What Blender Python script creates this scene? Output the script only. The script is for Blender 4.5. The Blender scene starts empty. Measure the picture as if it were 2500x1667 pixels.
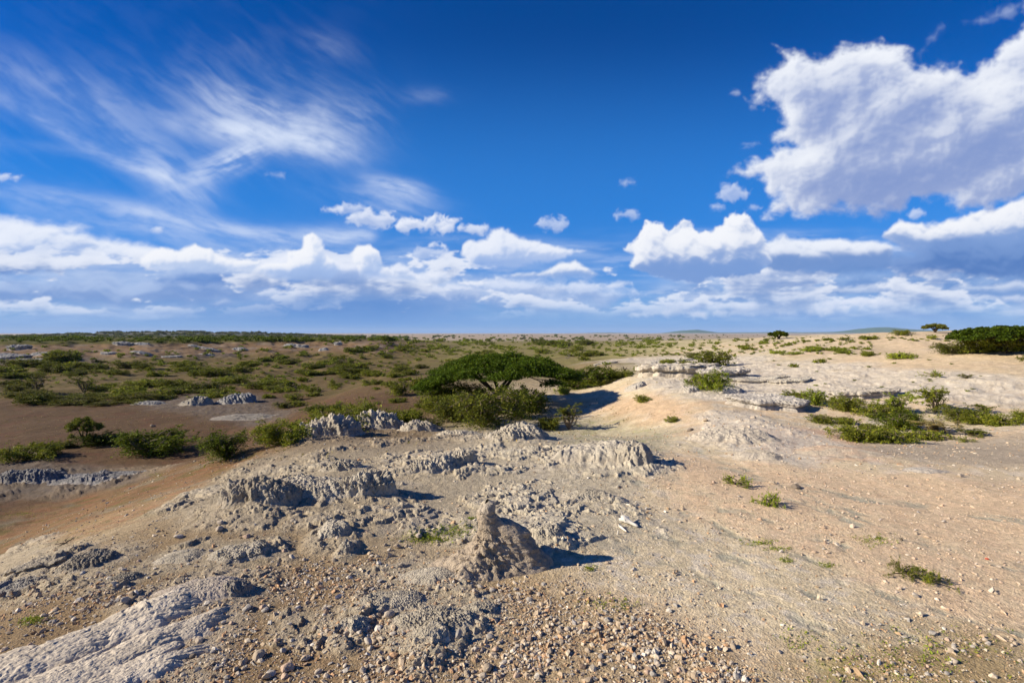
import bpy, math, random, time
import numpy as np
from mathutils import Vector, Euler
T0 = time.time()
C = bpy.context.scene.collection
sc = bpy.context.scene

# ------------------------------------------------------------------ camera, world, sun, exposure
F = 1250.0            # focal length in photo pixels (photo 2500 x 1667) = 18 mm on 36 mm
PITCH = math.atan(20.5 / F)
CAMZ = 4.0
cd = bpy.data.cameras.new('camera'); cam = bpy.data.objects.new('camera', cd); C.objects.link(cam)
cd.lens = 18; cd.sensor_width = 36; cd.clip_start = 0.1; cd.clip_end = 200000
cam.location = (0, 0, CAMZ); cam.rotation_euler = (math.pi / 2 - PITCH, 0, 0)
sc.camera = cam

EXPO = 0.88
SUN_EL = 27.0
SUN_DIR = Vector((-1.0, -0.13, 0)).normalized()
sun_vec = Vector((SUN_DIR.x * math.cos(math.radians(SUN_EL)), SUN_DIR.y * math.cos(math.radians(SUN_EL)), math.sin(math.radians(SUN_EL))))
sd = bpy.data.lights.new('sun', 'SUN'); so = bpy.data.objects.new('sun', sd); C.objects.link(so)
sd.energy = 4.7; sd.angle = math.radians(0.53); sd.color = (1.0, 0.89, 0.72)
so.rotation_euler = sun_vec.to_track_quat('Z', 'Y').to_euler()
w = bpy.data.worlds.new('World'); sc.world = w; w.use_nodes = True
nt = w.node_tree; nt.nodes.clear()
sky = nt.nodes.new('ShaderNodeTexSky'); sky.sky_type = 'NISHITA'; sky.sun_disc = False
sky.sun_elevation = math.radians(SUN_EL)
sky.sun_rotation = math.atan2(sun_vec.x, sun_vec.y)
sky.altitude = 1500; sky.air_density = 1.0; sky.dust_density = 0.15; sky.ozone_density = 3.0
hs = nt.nodes.new('ShaderNodeHueSaturation'); hs.inputs['Saturation'].default_value = 1.5; hs.inputs['Hue'].default_value = 0.519
bg = nt.nodes.new('ShaderNodeBackground'); bg.inputs[1].default_value = 0.064
out = nt.nodes.new('ShaderNodeOutputWorld')
nt.links.new(sky.outputs[0], hs.inputs['Color']); nt.links.new(hs.outputs[0], bg.inputs[0]); nt.links.new(bg.outputs[0], out.inputs[0])
sc.view_settings.view_transform = 'Standard'; sc.view_settings.look = 'None'
sc.view_settings.exposure = EXPO; sc.view_settings.gamma = 1.0
sc.cycles.max_bounces = 5; sc.cycles.diffuse_bounces = 2; sc.cycles.glossy_bounces = 1
sc.cycles.transmission_bounces = 2; sc.cycles.transparent_max_bounces = 6; sc.cycles.volume_bounces = 0

# ------------------------------------------------------------------ noise
def _perm(seed):
    r = np.random.RandomState(seed); p = r.permutation(256); return np.concatenate([p, p, p])
_G = np.stack([np.cos(np.arange(256) * 2.399963), np.sin(np.arange(256) * 2.399963)], 1).astype(np.float32)
_pc = {}
def perlin(x, y, seed=0):
    if seed not in _pc: _pc[seed] = _perm(seed)
    p = _pc[seed]
    xf = np.floor(x); yf = np.floor(y)
    xi = xf.astype(np.int64) & 255; yi = yf.astype(np.int64) & 255
    fx = (x - xf).astype(np.float32); fy = (y - yf).astype(np.float32)
    u = fx * fx * fx * (fx * (fx * 6 - 15) + 10); v = fy * fy * fy * (fy * (fy * 6 - 15) + 10)
    def g(ix, iy, dx, dy):
        h = p[p[(xi + ix) & 255] + ((yi + iy) & 255)]
        return _G[h, 0] * dx + _G[h, 1] * dy
    a = g(0, 0, fx, fy); b = g(1, 0, fx - 1, fy); c = g(0, 1, fx, fy - 1); d = g(1, 1, fx - 1, fy - 1)
    return ((a + (b - a) * u) * (1 - v) + (c + (d - c) * u) * v) * 1.5
def fbm(x, y, o=4, seed=0, gain=0.5, lac=2.03):
    s = 0; a = 1.0; n = 0
    for i in range(o):
        s = s + a * perlin(x + 17.3 * i, y - 9.1 * i, seed + i); n += a; a *= gain; x = x * lac; y = y * lac
    return s / n
def billow(x, y, o=4, seed=0, gain=0.5):
    s = 0; a = 1.0; n = 0
    for i in range(o):
        s = s + a * (1 - 2 * np.abs(perlin(x + 17.3 * i, y - 9.1 * i, seed + i))); n += a; a *= gain; x = x * 2.03; y = y * 2.03
    return s / n
def worley(x, y, seed=0, two=False):
    if seed not in _pc: _pc[seed] = _perm(seed)
    p = _pc[seed]
    xf = np.floor(x); yf = np.floor(y); xi = xf.astype(np.int64); yi = yf.astype(np.int64)
    f1 = np.full(x.shape, 9.0, np.float32); f2 = f1.copy()
    for i in (-1, 0, 1):
        for j in (-1, 0, 1):
            h = p[p[(xi + i) & 255] + ((yi + j) & 255)]
            h2 = p[h + 77]
            dx = (xf + i + h / 256.0 - x); dy = (yf + j + h2 / 256.0 - y)
            d = np.sqrt(dx * dx + dy * dy).astype(np.float32)
            f2 = np.minimum(f2, np.maximum(f1, d)); f1 = np.minimum(f1, d)
    return (f1, f2) if two else f1
def ss(a, b, x):
    t = np.clip((x - a) / (b - a), 0, 1); return t * t * (3 - 2 * t)
def lerp(a, b, t): return a + (b - a) * t
def poly_sdf(px, py, P):
    """distance, positive inside"""
    P = np.asarray(P, float); d = np.full(px.shape, 1e18); ins = np.zeros(px.shape, bool); n = len(P)
    for i in range(n):
        ax, ay = P[i]; bx, by = P[(i + 1) % n]
        ex, ey = bx - ax, by - ay; wx, wy = px - ax, py - ay
        t = np.clip((wx * ex + wy * ey) / (ex * ex + ey * ey + 1e-12), 0, 1)
        dx = wx - ex * t; dy = wy - ey * t
        d = np.minimum(d, dx * dx + dy * dy)
        c = ((ay > py) != (by > py)) & (px < (bx - ax) * (py - ay) / (by - ay + 1e-12) + ax)
        ins ^= c
    d = np.sqrt(d); return np.where(ins, d, -d)
def line_dist(px, py, P):
    d = np.full(px.shape, 1e18); P = np.asarray(P, float)
    for i in range(len(P) - 1):
        ax, ay = P[i]; bx, by = P[i + 1]; ex, ey = bx - ax, by - ay; wx, wy = px - ax, py - ay
        t = np.clip((wx * ex + wy * ey) / (ex * ex + ey * ey + 1e-12), 0, 1)
        d = np.minimum(d, (wx - ex * t) ** 2 + (wy - ey * t) ** 2)
    return np.sqrt(d)
def srgb(r, g, b):
    f = lambda c: ((c / 255 + 0.055) / 1.055) ** 2.4 if c > 10 else c / 255 / 12.92
    return np.array([f(r), f(g), f(b)])

# ------------------------------------------------------------------ mesh helpers
def tag(o, label=None, cat=None, group=None, kind=None):
    if label: o['label'] = label
    if cat: o['category'] = cat
    if group: o['group'] = group
    if kind: o['kind'] = kind
    return o
def mesh_np(name, V, Fc, k, col=None, smooth=True):
    me = bpy.data.meshes.new(name)
    V = np.ascontiguousarray(V, np.float32); Fc = np.ascontiguousarray(Fc, np.int32).reshape(-1)
    nf = len(Fc) // k
    me.vertices.add(len(V)); me.vertices.foreach_set('co', V.ravel())
    me.loops.add(len(Fc)); me.loops.foreach_set('vertex_index', Fc)
    me.polygons.add(nf); me.polygons.foreach_set('loop_start', np.arange(0, nf * k, k, dtype=np.int32))
    try: me.polygons.foreach_set('loop_total', np.full(nf, k, np.int32))
    except Exception: pass
    me.polygons.foreach_set('use_smooth', np.full(nf, smooth, bool))
    me.update(calc_edges=True)
    if col is not None:
        a = me.attributes.new('col', 'FLOAT_COLOR', 'POINT')
        if col.shape[1] == 3: col = np.concatenate([col, np.ones((len(col), 1))], 1)
        a.data.foreach_set('color', np.ascontiguousarray(col, np.float32).ravel())
    return me
def obj(name, me, mat=None, parent=None):
    o = bpy.data.objects.new(name, me); C.objects.link(o)
    if mat and me is not None and not me.materials: me.materials.append(mat)
    if parent: o.parent = parent
    return o
def empty(name, loc, label=None, cat=None, group=None):
    o = bpy.data.objects.new(name, None); C.objects.link(o); o.location = loc; o.empty_display_size = 0.3
    return tag(o, label, cat, group)
def copy_tree(o, parent=None):
    c = o.copy(); C.objects.link(c)
    if parent: c.parent = parent
    for ch in o.children: copy_tree(ch, c)
    return c
def grid_faces(nr, ncl, wrap=False):
    i = np.arange(nr - 1)[:, None]; j = np.arange(ncl if wrap else ncl - 1)[None, :]; j2 = (j + 1) % ncl
    return np.stack([i * ncl + j, i * ncl + j2, (i + 1) * ncl + j2, (i + 1) * ncl + j], -1).reshape(-1, 4)

# ------------------------------------------------------------------ base terrain height
def zbase(x, y):
    r = np.sqrt(x * x + y * y) + 1e-6
    az = np.arctan2(x, np.maximum(y, 1e-3))
    yy = np.maximum(y, 0)
    # plateau edge on the left, valley floor
    wob = 1.6 * perlin(x / 9, y / 9, 5) + 0.03 * r * perlin(x / 40, y / 40, 6)
    L = -x - 7.2 - 0.10 * (yy - 12) + wob
    va = 4.7 * ss(0, 17, L) + 0.5 * ss(-2, 5, L)
    # drop behind the grey plateau toward the tree hollow
    vb = 1.7 * ss(18.5, 28, y + 0.5 * wob) * ss(10, 3, x - 0.05 * yy)
    z = -np.sqrt(va * va + vb * vb)
    # basin further out
    Bm = ss(60, 170, r) * ss(0.50, 0.12, az)
    z = lerp(z, -6.0, Bm)
    # right slope and hill
    z = z + 3.4 * ss(14, 62, x + 0.06 * yy + 1.5 * perlin(x / 18, y / 18, 8)) * ss(190, 85, r)
    z = z + 1.0 * np.exp(-((x - 72) ** 2 + (y - 74) ** 2) / 22 ** 2) + 0.9 * ss(60, 95, x) * ss(190, 85, r)
    spur = np.exp(-((y - 44 - 0.10 * (x - 45)) / 7.0) ** 2) * ss(20, 46, x)
    z = z + 0.6 * spur - 1.1 * np.exp(-((y - 57) / 8.0) ** 2) * ss(34, 46, x) * ss(75, 55, x)
    # wash on the right
    z = z - 0.55 * np.exp(-((y - 24 - 0.12 * (x - 14)) / 4.5) ** 2) * ss(9, 17, x)
    # low crest carrying the lone tree right of centre
    cr = np.exp(-((r - 175) / 38) ** 2) * ss(0.30, 0.50, az)
    z = z + 3.0 * cr
    # far rim at left
    rimr = 300 + 26 * perlin(az * 9, r * 0 + 3.3, 11) + 10 * fbm(az * 24, r / 45, 3, 12)
    rim = (0.75 * ss(rimr - 95, rimr, r) + 0.25 * ss(rimr - 22, rimr, r)) * ss(-0.06, -0.36, az + 0.04 * perlin(az * 20, r / 200, 3))
    z = z + 6.2 * rim
    # down to the plain
    z = lerp(z, -15.0, ss(430, 1500, r))
    back = ss(5, -15, y)
    z = z * (1 - back) + (-1.5 * ss(5, 40, r)) * back
    # low scrub covered hills on the left, 2-3 km out
    hl = np.exp(-((r - 2700) / 420) ** 2) * ss(-0.86, -0.62, az) * ss(-0.27, -0.52, az)
    z = z + hl * (21 + 9 * fbm(az * 24, r / 500, 4, 21))
    return z
def zmid(x, y, r=None):
    if r is None: r = np.sqrt(x * x + y * y)
    near = ss(90, 25, r)
    z = 0.16 * fbm(x / 5.5, y / 5.5, 3, 31) * ss(2, 10, r)
    z = z + 0.55 * fbm(x / 28, y / 28, 4, 35) * ss(35, 110, r) * ss(1600, 500, r)
    far = ss(60, 140, r) * ss(420, 300, r)
    rd = 1 - np.abs(fbm(x / 22, y / 22, 4, 41)) * 2.4
    z = z + 0.9 * (rd - 0.7) * far * ss(-0.1, -0.3, np.arctan2(x, np.maximum(y, 1e-3)))
    return z
def zlow(x, y): return zbase(x, y) + zmid(x, y)

# ray from photo pixel
cp, sp = math.cos(PITCH), math.sin(PITCH)
def ray(u, v):
    a = (np.asarray(u, float) - 1250) / F; b = (833.5 - np.asarray(v, float)) / F
    return a, cp + b * sp, b * cp - sp           # x, y, z
_T = np.concatenate([np.arange(3, 30, 0.15), 30 * 1.006 ** np.arange(0, 1060)])
def hit(u, v):
    dx, dy, dz = ray(u, v)
    dx = np.atleast_1d(dx)[:, None]; dy = np.atleast_1d(dy)[:, None]; dz = np.atleast_1d(dz)[:, None]
    X = []; 
    for k in range(0, len(dx), 400):
        a, b, c = dx[k:k + 400], dy[k:k + 400] + 0 * dx[k:k + 400], dz[k:k + 400] + 0 * dx[k:k + 400]
        x = a * _T; y = b * _T; z = CAMZ + c * _T
        below = z < zlow(x, y)
        i = np.argmax(below, 1); i[~below.any(1)] = len(_T) - 1
        i = np.maximum(i, 1); ar = np.arange(len(i))
        t0 = _T[i - 1]; t1 = _T[i]
        g0 = z[ar, i - 1] - zlow(x[ar, i - 1], y[ar, i - 1]); g1 = z[ar, i] - zlow(x[ar, i], y[ar, i])
        t = t0 + (t1 - t0) * np.clip(g0 / (g0 - g1 + 1e-9), 0, 1)
        X.append(np.stack([a[:, 0] * t, b[:, 0] * t], 1))
    return np.concatenate(X)
def hit1(u, v):
    p = hit([u], [v])[0]; return float(p[0]), float(p[1])
def lp(x, y):   # log-polar ground coordinates
    return np.arctan2(x, np.maximum(y, 1e-3)), 0.5 * np.log(x * x + y * y + 1e-6)
def zone(pts):
    q = hit([p[0] for p in pts], [p[1] for p in pts]); a, l = lp(q[:, 0], q[:, 1]); return np.stack([a, l], 1)

ROCKZ = [zone([(370, 1255), (500, 1190), (600, 1130), (720, 1085), (760, 1062), (900, 1052), (1080, 1058), (1190, 1066), (1330, 1100), (1400, 1095), (1560, 1095), (1600, 1150), (1545, 1205), (1600, 1290), (1500, 1335), (1250, 1345), (1000, 1310), (820, 1310), (620, 1300), (480, 1290)]),
         zone([(-200, 1900), (60, 1640), (330, 1510), (380, 1440), (560, 1405), (640, 1440), (620, 1500), (560, 1560), (520, 1640), (420, 1800), (200, 2100)]),
         zone([(420, 1380), (560, 1330), (700, 1370), (600, 1400), (460, 1420)]),
         zone([(890, 1530), (960, 1440), (1080, 1410), (1190, 1490), (1160, 1560), (1060, 1590), (950, 1580)]),
         zone([(830, 1390), (1000, 1360), (1120, 1400), (1000, 1440), (860, 1420)]),
         zone([(640, 1500), (820, 1480), (900, 1540), (800, 1580), (650, 1570)]),
         zone([(-60, 1380), (200, 1350), (330, 1380), (300, 1440), (60, 1470), (-60, 1470)])]
GREYZ = [zone([(-100, 1130), (120, 1120), (350, 1155), (330, 1180), (150, 1215), (-100, 1225)]),
         zone([(320, 985), (480, 960), (640, 965), (720, 1000), (690, 1025), (520, 1020), (400, 1000)]),
         zone([(1620, 895), (1800, 890), (2050, 900), (2300, 905), (2600, 930), (2600, 985), (2400, 990), (2150, 960), (1980, 985), (1960, 1005), (1700, 975), (1560, 950)]),
         zone([(1700, 1010), (1830, 1005), (1990, 1060), (2100, 1090), (1950, 1140), (1780, 1120), (1720, 1060)]),
         zone([(1420, 885), (1650, 870), (1900, 868), (1880, 895), (1600, 900)]),
         zone([(1880, 880), (2100, 885), (2200, 905), (2000, 910)]),
         zone([(-50, 838), (120, 845), (260, 870), (250, 888), (-50, 892)]),
         zone([(260, 850), (420, 848), (560, 852), (620, 862), (560, 872), (300, 872)])]
PINKZ = zone([(1590, 1110), (1700, 1120), (1900, 1130), (2200, 1150), (2700, 1190), (2700, 1660), (2350, 1545), (2050, 1400), (1850, 1320), (1690, 1260), (1600, 1190)])
PINK2 = zone([(1500, 975), (1600, 955), (1720, 1000), (1700, 1040), (1560, 1035), (1480, 1010)])
PINK3 = zone([(1800, 1040), (2000, 1050), (2200, 1100), (2100, 1130), (1900, 1110)])
WASHZ = zone([(1980, 1090), (2130, 1075), (2500, 1060), (2700, 1070), (2700, 1150), (2300, 1130)])
ORANZ = zone([(-200, 1330), (150, 1210), (380, 1150), (560, 1110), (700, 1080), (770, 1100), (700, 1105), (560, 1150), (380, 1255), (0, 1385), (-200, 1440)])
BROWNZ = zone([(-300, 985), (200, 975), (650, 940), (950, 970), (1000, 1000), (900, 1030), (740, 1050), (560, 1105), (250, 1190), (-300, 1330)])
PALEZ = zone([(940, 1030), (1300, 1030), (1500, 1010), (1650, 1050), (1620, 1110), (1400, 1100), (1300, 1080), (1050, 1050)])
GRAVZ = zone([(-100, 1500), (50, 1380), (400, 1460), (600, 1420), (900, 1350), (1150, 1400), (1350, 1430), (1600, 1500), (1800, 1600), (1900, 1800), (1200, 2100), (500, 2000)])
GRAV2 = zone([(1850, 1667), (2050, 1570), (2300, 1530), (2500, 1560), (2700, 1800), (2100, 2000)])
RILLS = [zone([(1700, 1130), (1900, 1180), (2100, 1215), (2350, 1250), (2600, 1290)]), zone([(1500, 1330), (1700, 1400), (1900, 1480), (2080, 1580)]), zone([(1560, 1290), (1800, 1370), (2050, 1470), (2300, 1600)]),
         zone([(1560, 1180), (1700, 1265), (1800, 1310), (1950, 1360), (2100, 1430), (2250, 1490), (2400, 1535), (2700, 1600)]),
         zone([(1640, 1160), (1780, 1240), (1900, 1290), (2050, 1330)]),
         zone([(1950, 1220), (2100, 1280), (2250, 1320), (2500, 1390)]),
         zone([(1720, 1105), (1850, 1170), (2000, 1230), (2200, 1290)]),
         zone([(-50, 1330), (200, 1265), (420, 1200), (640, 1130), (700, 1110)]),
         zone([(-50, 1290), (150, 1240), (350, 1180), (560, 1120)])]

def zm(a, l, Z, soft, wob): return ss(-soft, soft, poly_sdf(a, l, Z) + wob)

def rocky(x, y, r, rk, rk2, hi=True):
    """rough lumps where bedrock crops out of the soil"""
    wx = x + 0.22 * fbm(x * 1.6, y * 1.6, 3, 51); wy = y + 0.22 * fbm(x * 1.6, y * 1.6, 3, 53)
    # bands of crust run obliquely (from near left to far right); plates end in small steps
    q = fbm(wx * 0.50 + wy * .12, wy * 0.62 - wx * .15, 6, 55, 0.58)
    f1 = worley(wx * 6.5, wy * 6.5, 61)
    rough = 0.55 * fbm(wx * 5, wy * 5, 5, 57, .62) + 0.9 * (0.5 - f1)
    m1 = ss(-0.02, 0.05, q); m2 = ss(0.20, 0.26, q + .05 * rough); m3 = ss(0.08, 0.14, fbm(wx * 2.2, wy * 2.2, 4, 66, .6)) 
    cr = 0.045 * m1 + 0.07 * m2 + 0.024 * m3 * (0.3 + m1) + rough * (0.005 + 0.014 * m1 * m3 + 0.025 * m2)
    z = rk * cr + rk2 * (0.5 * cr + 0.10 * q) * ss(10, 30, r)
    global CRUST
    CRUST = rk * (0.45 * m1 + 0.35 * m2 + .2 * m3)
    return z

OUT = [
 # label, u, v, w, h, kwargs
 ("jagged grey rock pile at the back left corner of the grey plateau, beside green bushes", 800, 1092, 170, 62, dict(dep=.5, knob=.55, seed=3, style='mound', ks=3.2, asym=.15)),
 ("craggy grey rock crest along the plateau rim, just left of the acacia's thicket", 915, 1062, 150, 46, dict(dep=.45, knob=.55, seed=13, ks=3.0)),
 ("low knobbly grey rock between the rim crest and the acacia's thicket", 1020, 1062, 90, 26, dict(dep=.5, knob=.5, seed=23, asym=.4)),
 ("flat scatter of grey rubble at the edge of the pale hollow below the acacia", 1120, 1068, 110, 14, dict(dep=.6, knob=.6, seed=33)),
 ("grey rock ridge ending in a shaded notch above the pale hollow", 1255, 1088, 150, 40, dict(dep=.5, knob=.45, seed=43, asym=.5)),
 ("small grey crumbling ledge under the shaded notch", 1310, 1110, 70, 16, dict(dep=.5, knob=.5, seed=53)),
 ("rounded pale boulder mound on the plateau's right end, biggest boulder there", 1465, 1150, 220, 66, dict(dep=.7, knob=.15, seed=63, style='dome', ks=1.6, asym=.30)),
 ("bulging knobbly rock joined to the right side of the rounded boulder mound", 1545, 1160, 100, 62, dict(dep=.9, knob=.30, seed=73, style='dome', ks=2.2, asym=.1)),
 ("low grey rock lip with a shaded right side below the rounded boulder mound", 1430, 1228, 120, 30, dict(dep=.6, knob=.4, seed=83, asym=.6)),
 ("grey rock ridge in the middle of the plateau with a black shaded hollow", 1060, 1165, 130, 38, dict(dep=.5, knob=.5, seed=93, asym=.4, yaw=.3)),
 ("rough grey rock rib leaning right on the middle plateau", 1130, 1150, 80, 34, dict(dep=.5, knob=.55, seed=103, asym=.5, yaw=.6)),
 ("small dark shaded crag at the plateau's left middle", 830, 1160, 95, 30, dict(dep=.6, knob=.55, seed=113, asym=.5)),
 ("big lumpy tan outcrop with rounded knobs on its left side", 630, 1262, 210, 74, dict(dep=.55, knob=.50, seed=123, style='dome', ks=2.4, asym=-.1, c1=(.39, .34, .265), c2=(.30, .255, .19))),
 ("high pale whaleback of rock behind the tan knobs", 770, 1235, 260, 66, dict(dep=.55, knob=.28, seed=133, asym=.25)),
 ("jagged grey crag right of the pale whaleback, casting blue shadow", 890, 1240, 150, 68, dict(dep=.6, knob=.55, seed=143, asym=.35, style='dome', ks=3.4)),
 ("small hump of tan rock with a shaded right face below the grey crag", 815, 1322, 80, 44, dict(dep=.9, knob=.30, seed=153, asym=.3, style='dome')),
 ("knee high crumbling clod on the gravel below the tan hump", 846, 1358, 34, 26, dict(dep=.9, knob=.5, seed=163, style='dome')),
 ("tilted layered grey ledge with a pointed right end and long shadow", 585, 1375, 140, 42, dict(dep=.6, knob=.45, seed=173, asym=.6, lay=.6)),
 ("low cracked grey slab left of the pointed ledge", 440, 1370, 110, 20, dict(dep=.7, knob=.4, seed=183, asym=.3)),
 ("split brown block ledge at the picture's left edge", 90, 1415, 150, 40, dict(dep=.5, knob=.28, seed=193, style='ledge', ks=2.2, c1=(.33, .29, .23), c2=(.24, .21, .165))),
 ("grey rubble heap under the brown block ledge", 40, 1452, 130, 26, dict(dep=.6, knob=.45, seed=203, c1=(.31, .29, .26), c2=(.24, .22, .19))),
 ("heap of broken dark stones right of the brown block ledge", 215, 1395, 130, 38, dict(dep=.7, knob=.75, seed=213, ks=2.4, c1=(.31, .28, .23), c2=(.22, .19, .15))),
 ("dark broken rock spill below the heap of broken stones", 300, 1425, 80, 22, dict(dep=.7, knob=.7, seed=223, c1=(.31, .28, .23), c2=(.22, .19, .15))),
 ("smooth pale rock hump with a curled crack and blunt dark right end", 505, 1468, 210, 50, dict(dep=.55, knob=.16, seed=233, asym=.35, yaw=.25, c1=(.47, .40, .33), c2=(.40, .35, .29))),
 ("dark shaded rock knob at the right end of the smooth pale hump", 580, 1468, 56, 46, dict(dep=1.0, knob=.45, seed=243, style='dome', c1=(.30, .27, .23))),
 ("rough knobbly grey rock right above the bottom gravel, below the pinnacle", 1060, 1545, 200, 52, dict(dep=.55, knob=.5, seed=253, asym=.2)),
 ("pale pitted rock shelf behind the rough knobbly rock", 960, 1485, 180, 32, dict(dep=.5, knob=.45, seed=263)),
 ("rounded rock lump in deep shade at the foot of the rough knobbly rock", 1050, 1585, 90, 44, dict(dep=.8, knob=.3, seed=273, style='dome', asym=.3)),
 ("dark hollowed stone with an upright shard under the pinnacle's apron", 1165, 1505, 90, 30, dict(dep=.7, knob=.55, seed=283, asym=.3)),
 ("small shaded crag left of the rough knobbly rock, on the gravel", 865, 1548, 80, 34, dict(dep=.8, knob=.5, seed=293, asym=.5)),
 ("low pale apron of crumbly rock left of the pinnacle's foot", 1050, 1425, 150, 34, dict(dep=.5, knob=.25, seed=303, asym=.7)),
 ("small grey knobbly rock behind the pinnacle's shoulder", 1335, 1335, 80, 36, dict(dep=.8, knob=.5, seed=313, asym=.1)),
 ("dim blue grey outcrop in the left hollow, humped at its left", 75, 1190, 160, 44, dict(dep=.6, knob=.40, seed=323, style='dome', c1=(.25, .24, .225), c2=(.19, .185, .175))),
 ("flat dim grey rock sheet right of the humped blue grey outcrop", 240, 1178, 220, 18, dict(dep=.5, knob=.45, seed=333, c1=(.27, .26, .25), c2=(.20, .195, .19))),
 ("tan faced rock step in the brown valley, left one of the valley outcrops", 480, 995, 80, 24, dict(dep=.6, knob=.4, seed=343, asym=.5, c1=(.33, .30, .24), c2=(.25, .23, .20))),
 ("tall blue grey crag in the brown valley, right one of the valley outcrops", 580, 992, 90, 28, dict(dep=.6, knob=.5, seed=353, asym=.3, c1=(.29, .28, .27), c2=(.22, .22, .21))),
 ("small grey rock crust left of the tan faced step in the brown valley", 365, 990, 80, 12, dict(dep=.5, knob=.5, seed=363, c1=(.31, .30, .28), c2=(.25, .24, .22))),
 ("flat pale crust of rock in front of the valley crag", 600, 1022, 150, 10, dict(dep=.6, knob=.7, seed=373, c1=(.29, .265, .23), c2=(.22, .20, .175))),
 ("flat topped ledge with a black undercut, behind the small round bush", 1655, 930, 170, 36, dict(dep=.6, knob=.22, seed=383, style='ledge', ks=2.2, c1=(.50, .45, .37), c2=(.42, .37, .30), lay=.5)),
 ("broken grey ledge blocks right of the flat topped ledge", 1765, 935, 120, 30, dict(dep=.5, knob=.3, seed=393, style='ledge', c1=(.47, .43, .37), c2=(.38, .34, .30), lay=.5)),
 ("long low broken ledge with dark joints above the pale slope", 1850, 935, 150, 12, dict(dep=.4, knob=.4, seed=403, style='ledge', c1=(.50, .46, .38), c2=(.42, .37, .30))),
 ("thin rock step with black cracks on the middle of the right slope", 1930, 938, 100, 12, dict(dep=.5, knob=.4, seed=413, style='ledge', c1=(.50, .46, .38), c2=(.42, .37, .30))),
 ("long pale rock ledge tapering to a dark overhang beside the right thicket", 1870, 1003, 190, 34, dict(dep=.55, knob=.25, seed=423, style='ledge', c1=(.50, .46, .40), c2=(.41, .37, .32), yaw=-.25, lay=.4)),
 ("humped pale rock at the left end of the tapering ledge", 1775, 965, 80, 24, dict(dep=.7, knob=.25, seed=433, style='dome', c1=(.49, .45, .38), c2=(.42, .38, .32))),
 ("small cracked round rock left of the humped pale rock", 1682, 965, 46, 22, dict(dep=.8, knob=.4, seed=443, style='dome', c1=(.48, .44, .37), c2=(.38, .34, .29))),
 ("squat grey rock with a dark right side on the pale ground near the big shadow", 1550, 955, 50, 18, dict(dep=.8, knob=.35, seed=453, style='dome', asym=.3, c1=(.46, .42, .36), c2=(.38, .35, .30))),
 ("straight jointed rock wall behind the right thicket", 2110, 975, 170, 22, dict(dep=.35, knob=.3, seed=463, style='ledge', c1=(.50, .45, .37), c2=(.42, .37, .30), lay=.4)),
 ("tall pale mound with a cracked face left of the pink slope", 1790, 1095, 190, 50, dict(dep=.8, knob=.2, seed=473, style='mound', ks=2.6, c1=(.49, .435, .35), c2=(.45, .39, .31), asym=-.2)),
 ("low tan mound with a dark pitted spot below the cracked pale mound", 1850, 1130, 110, 30, dict(dep=.8, knob=.2, seed=483, c1=(.48, .42, .34), c2=(.44, .38, .29))),
 ("broad low hump of pale rubble right of the cracked pale mound", 2050, 1120, 190, 24, dict(dep=.6, knob=.2, seed=493, c1=(.50, .43, .33), c2=(.52, .38, .27))),
 ("small white crust of rock rising from the pink slope", 2260, 1155, 90, 12, dict(dep=.6, knob=.45, seed=503, c1=(.52, .48, .42), c2=(.47, .41, .34))),
]
PED = []
for t_ in OUT:
    if t_[2] < 1035: continue
    x_, y_ = hit1(t_[1], t_[2] - 0.35 * t_[4]); s_ = y_ / F; PED.append((x_, y_, t_[3] * s_, max(t_[3] * s_ * t_[5].get('dep', .5), .2), min(0.30 * t_[4] * s_, .22)))
def pedestal(x, y):
    z = np.zeros_like(x); m = np.zeros_like(x)
    for (px_, py_, W_, D_, H_) in PED:
        sel = (np.abs(x - px_) < 2.2 * W_) & (np.abs(y - py_) < 2.2 * W_ + 1)
        q = ((x[sel] - px_) / (W_ * .62)) ** 2 + ((y[sel] - py_) / (D_ * .8 + .15)) ** 2
        g = np.exp(-q); z[sel] = np.maximum(z[sel], H_ * g); m[sel] = np.maximum(m[sel], np.exp(-q * .55))
    return z, m
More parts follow.
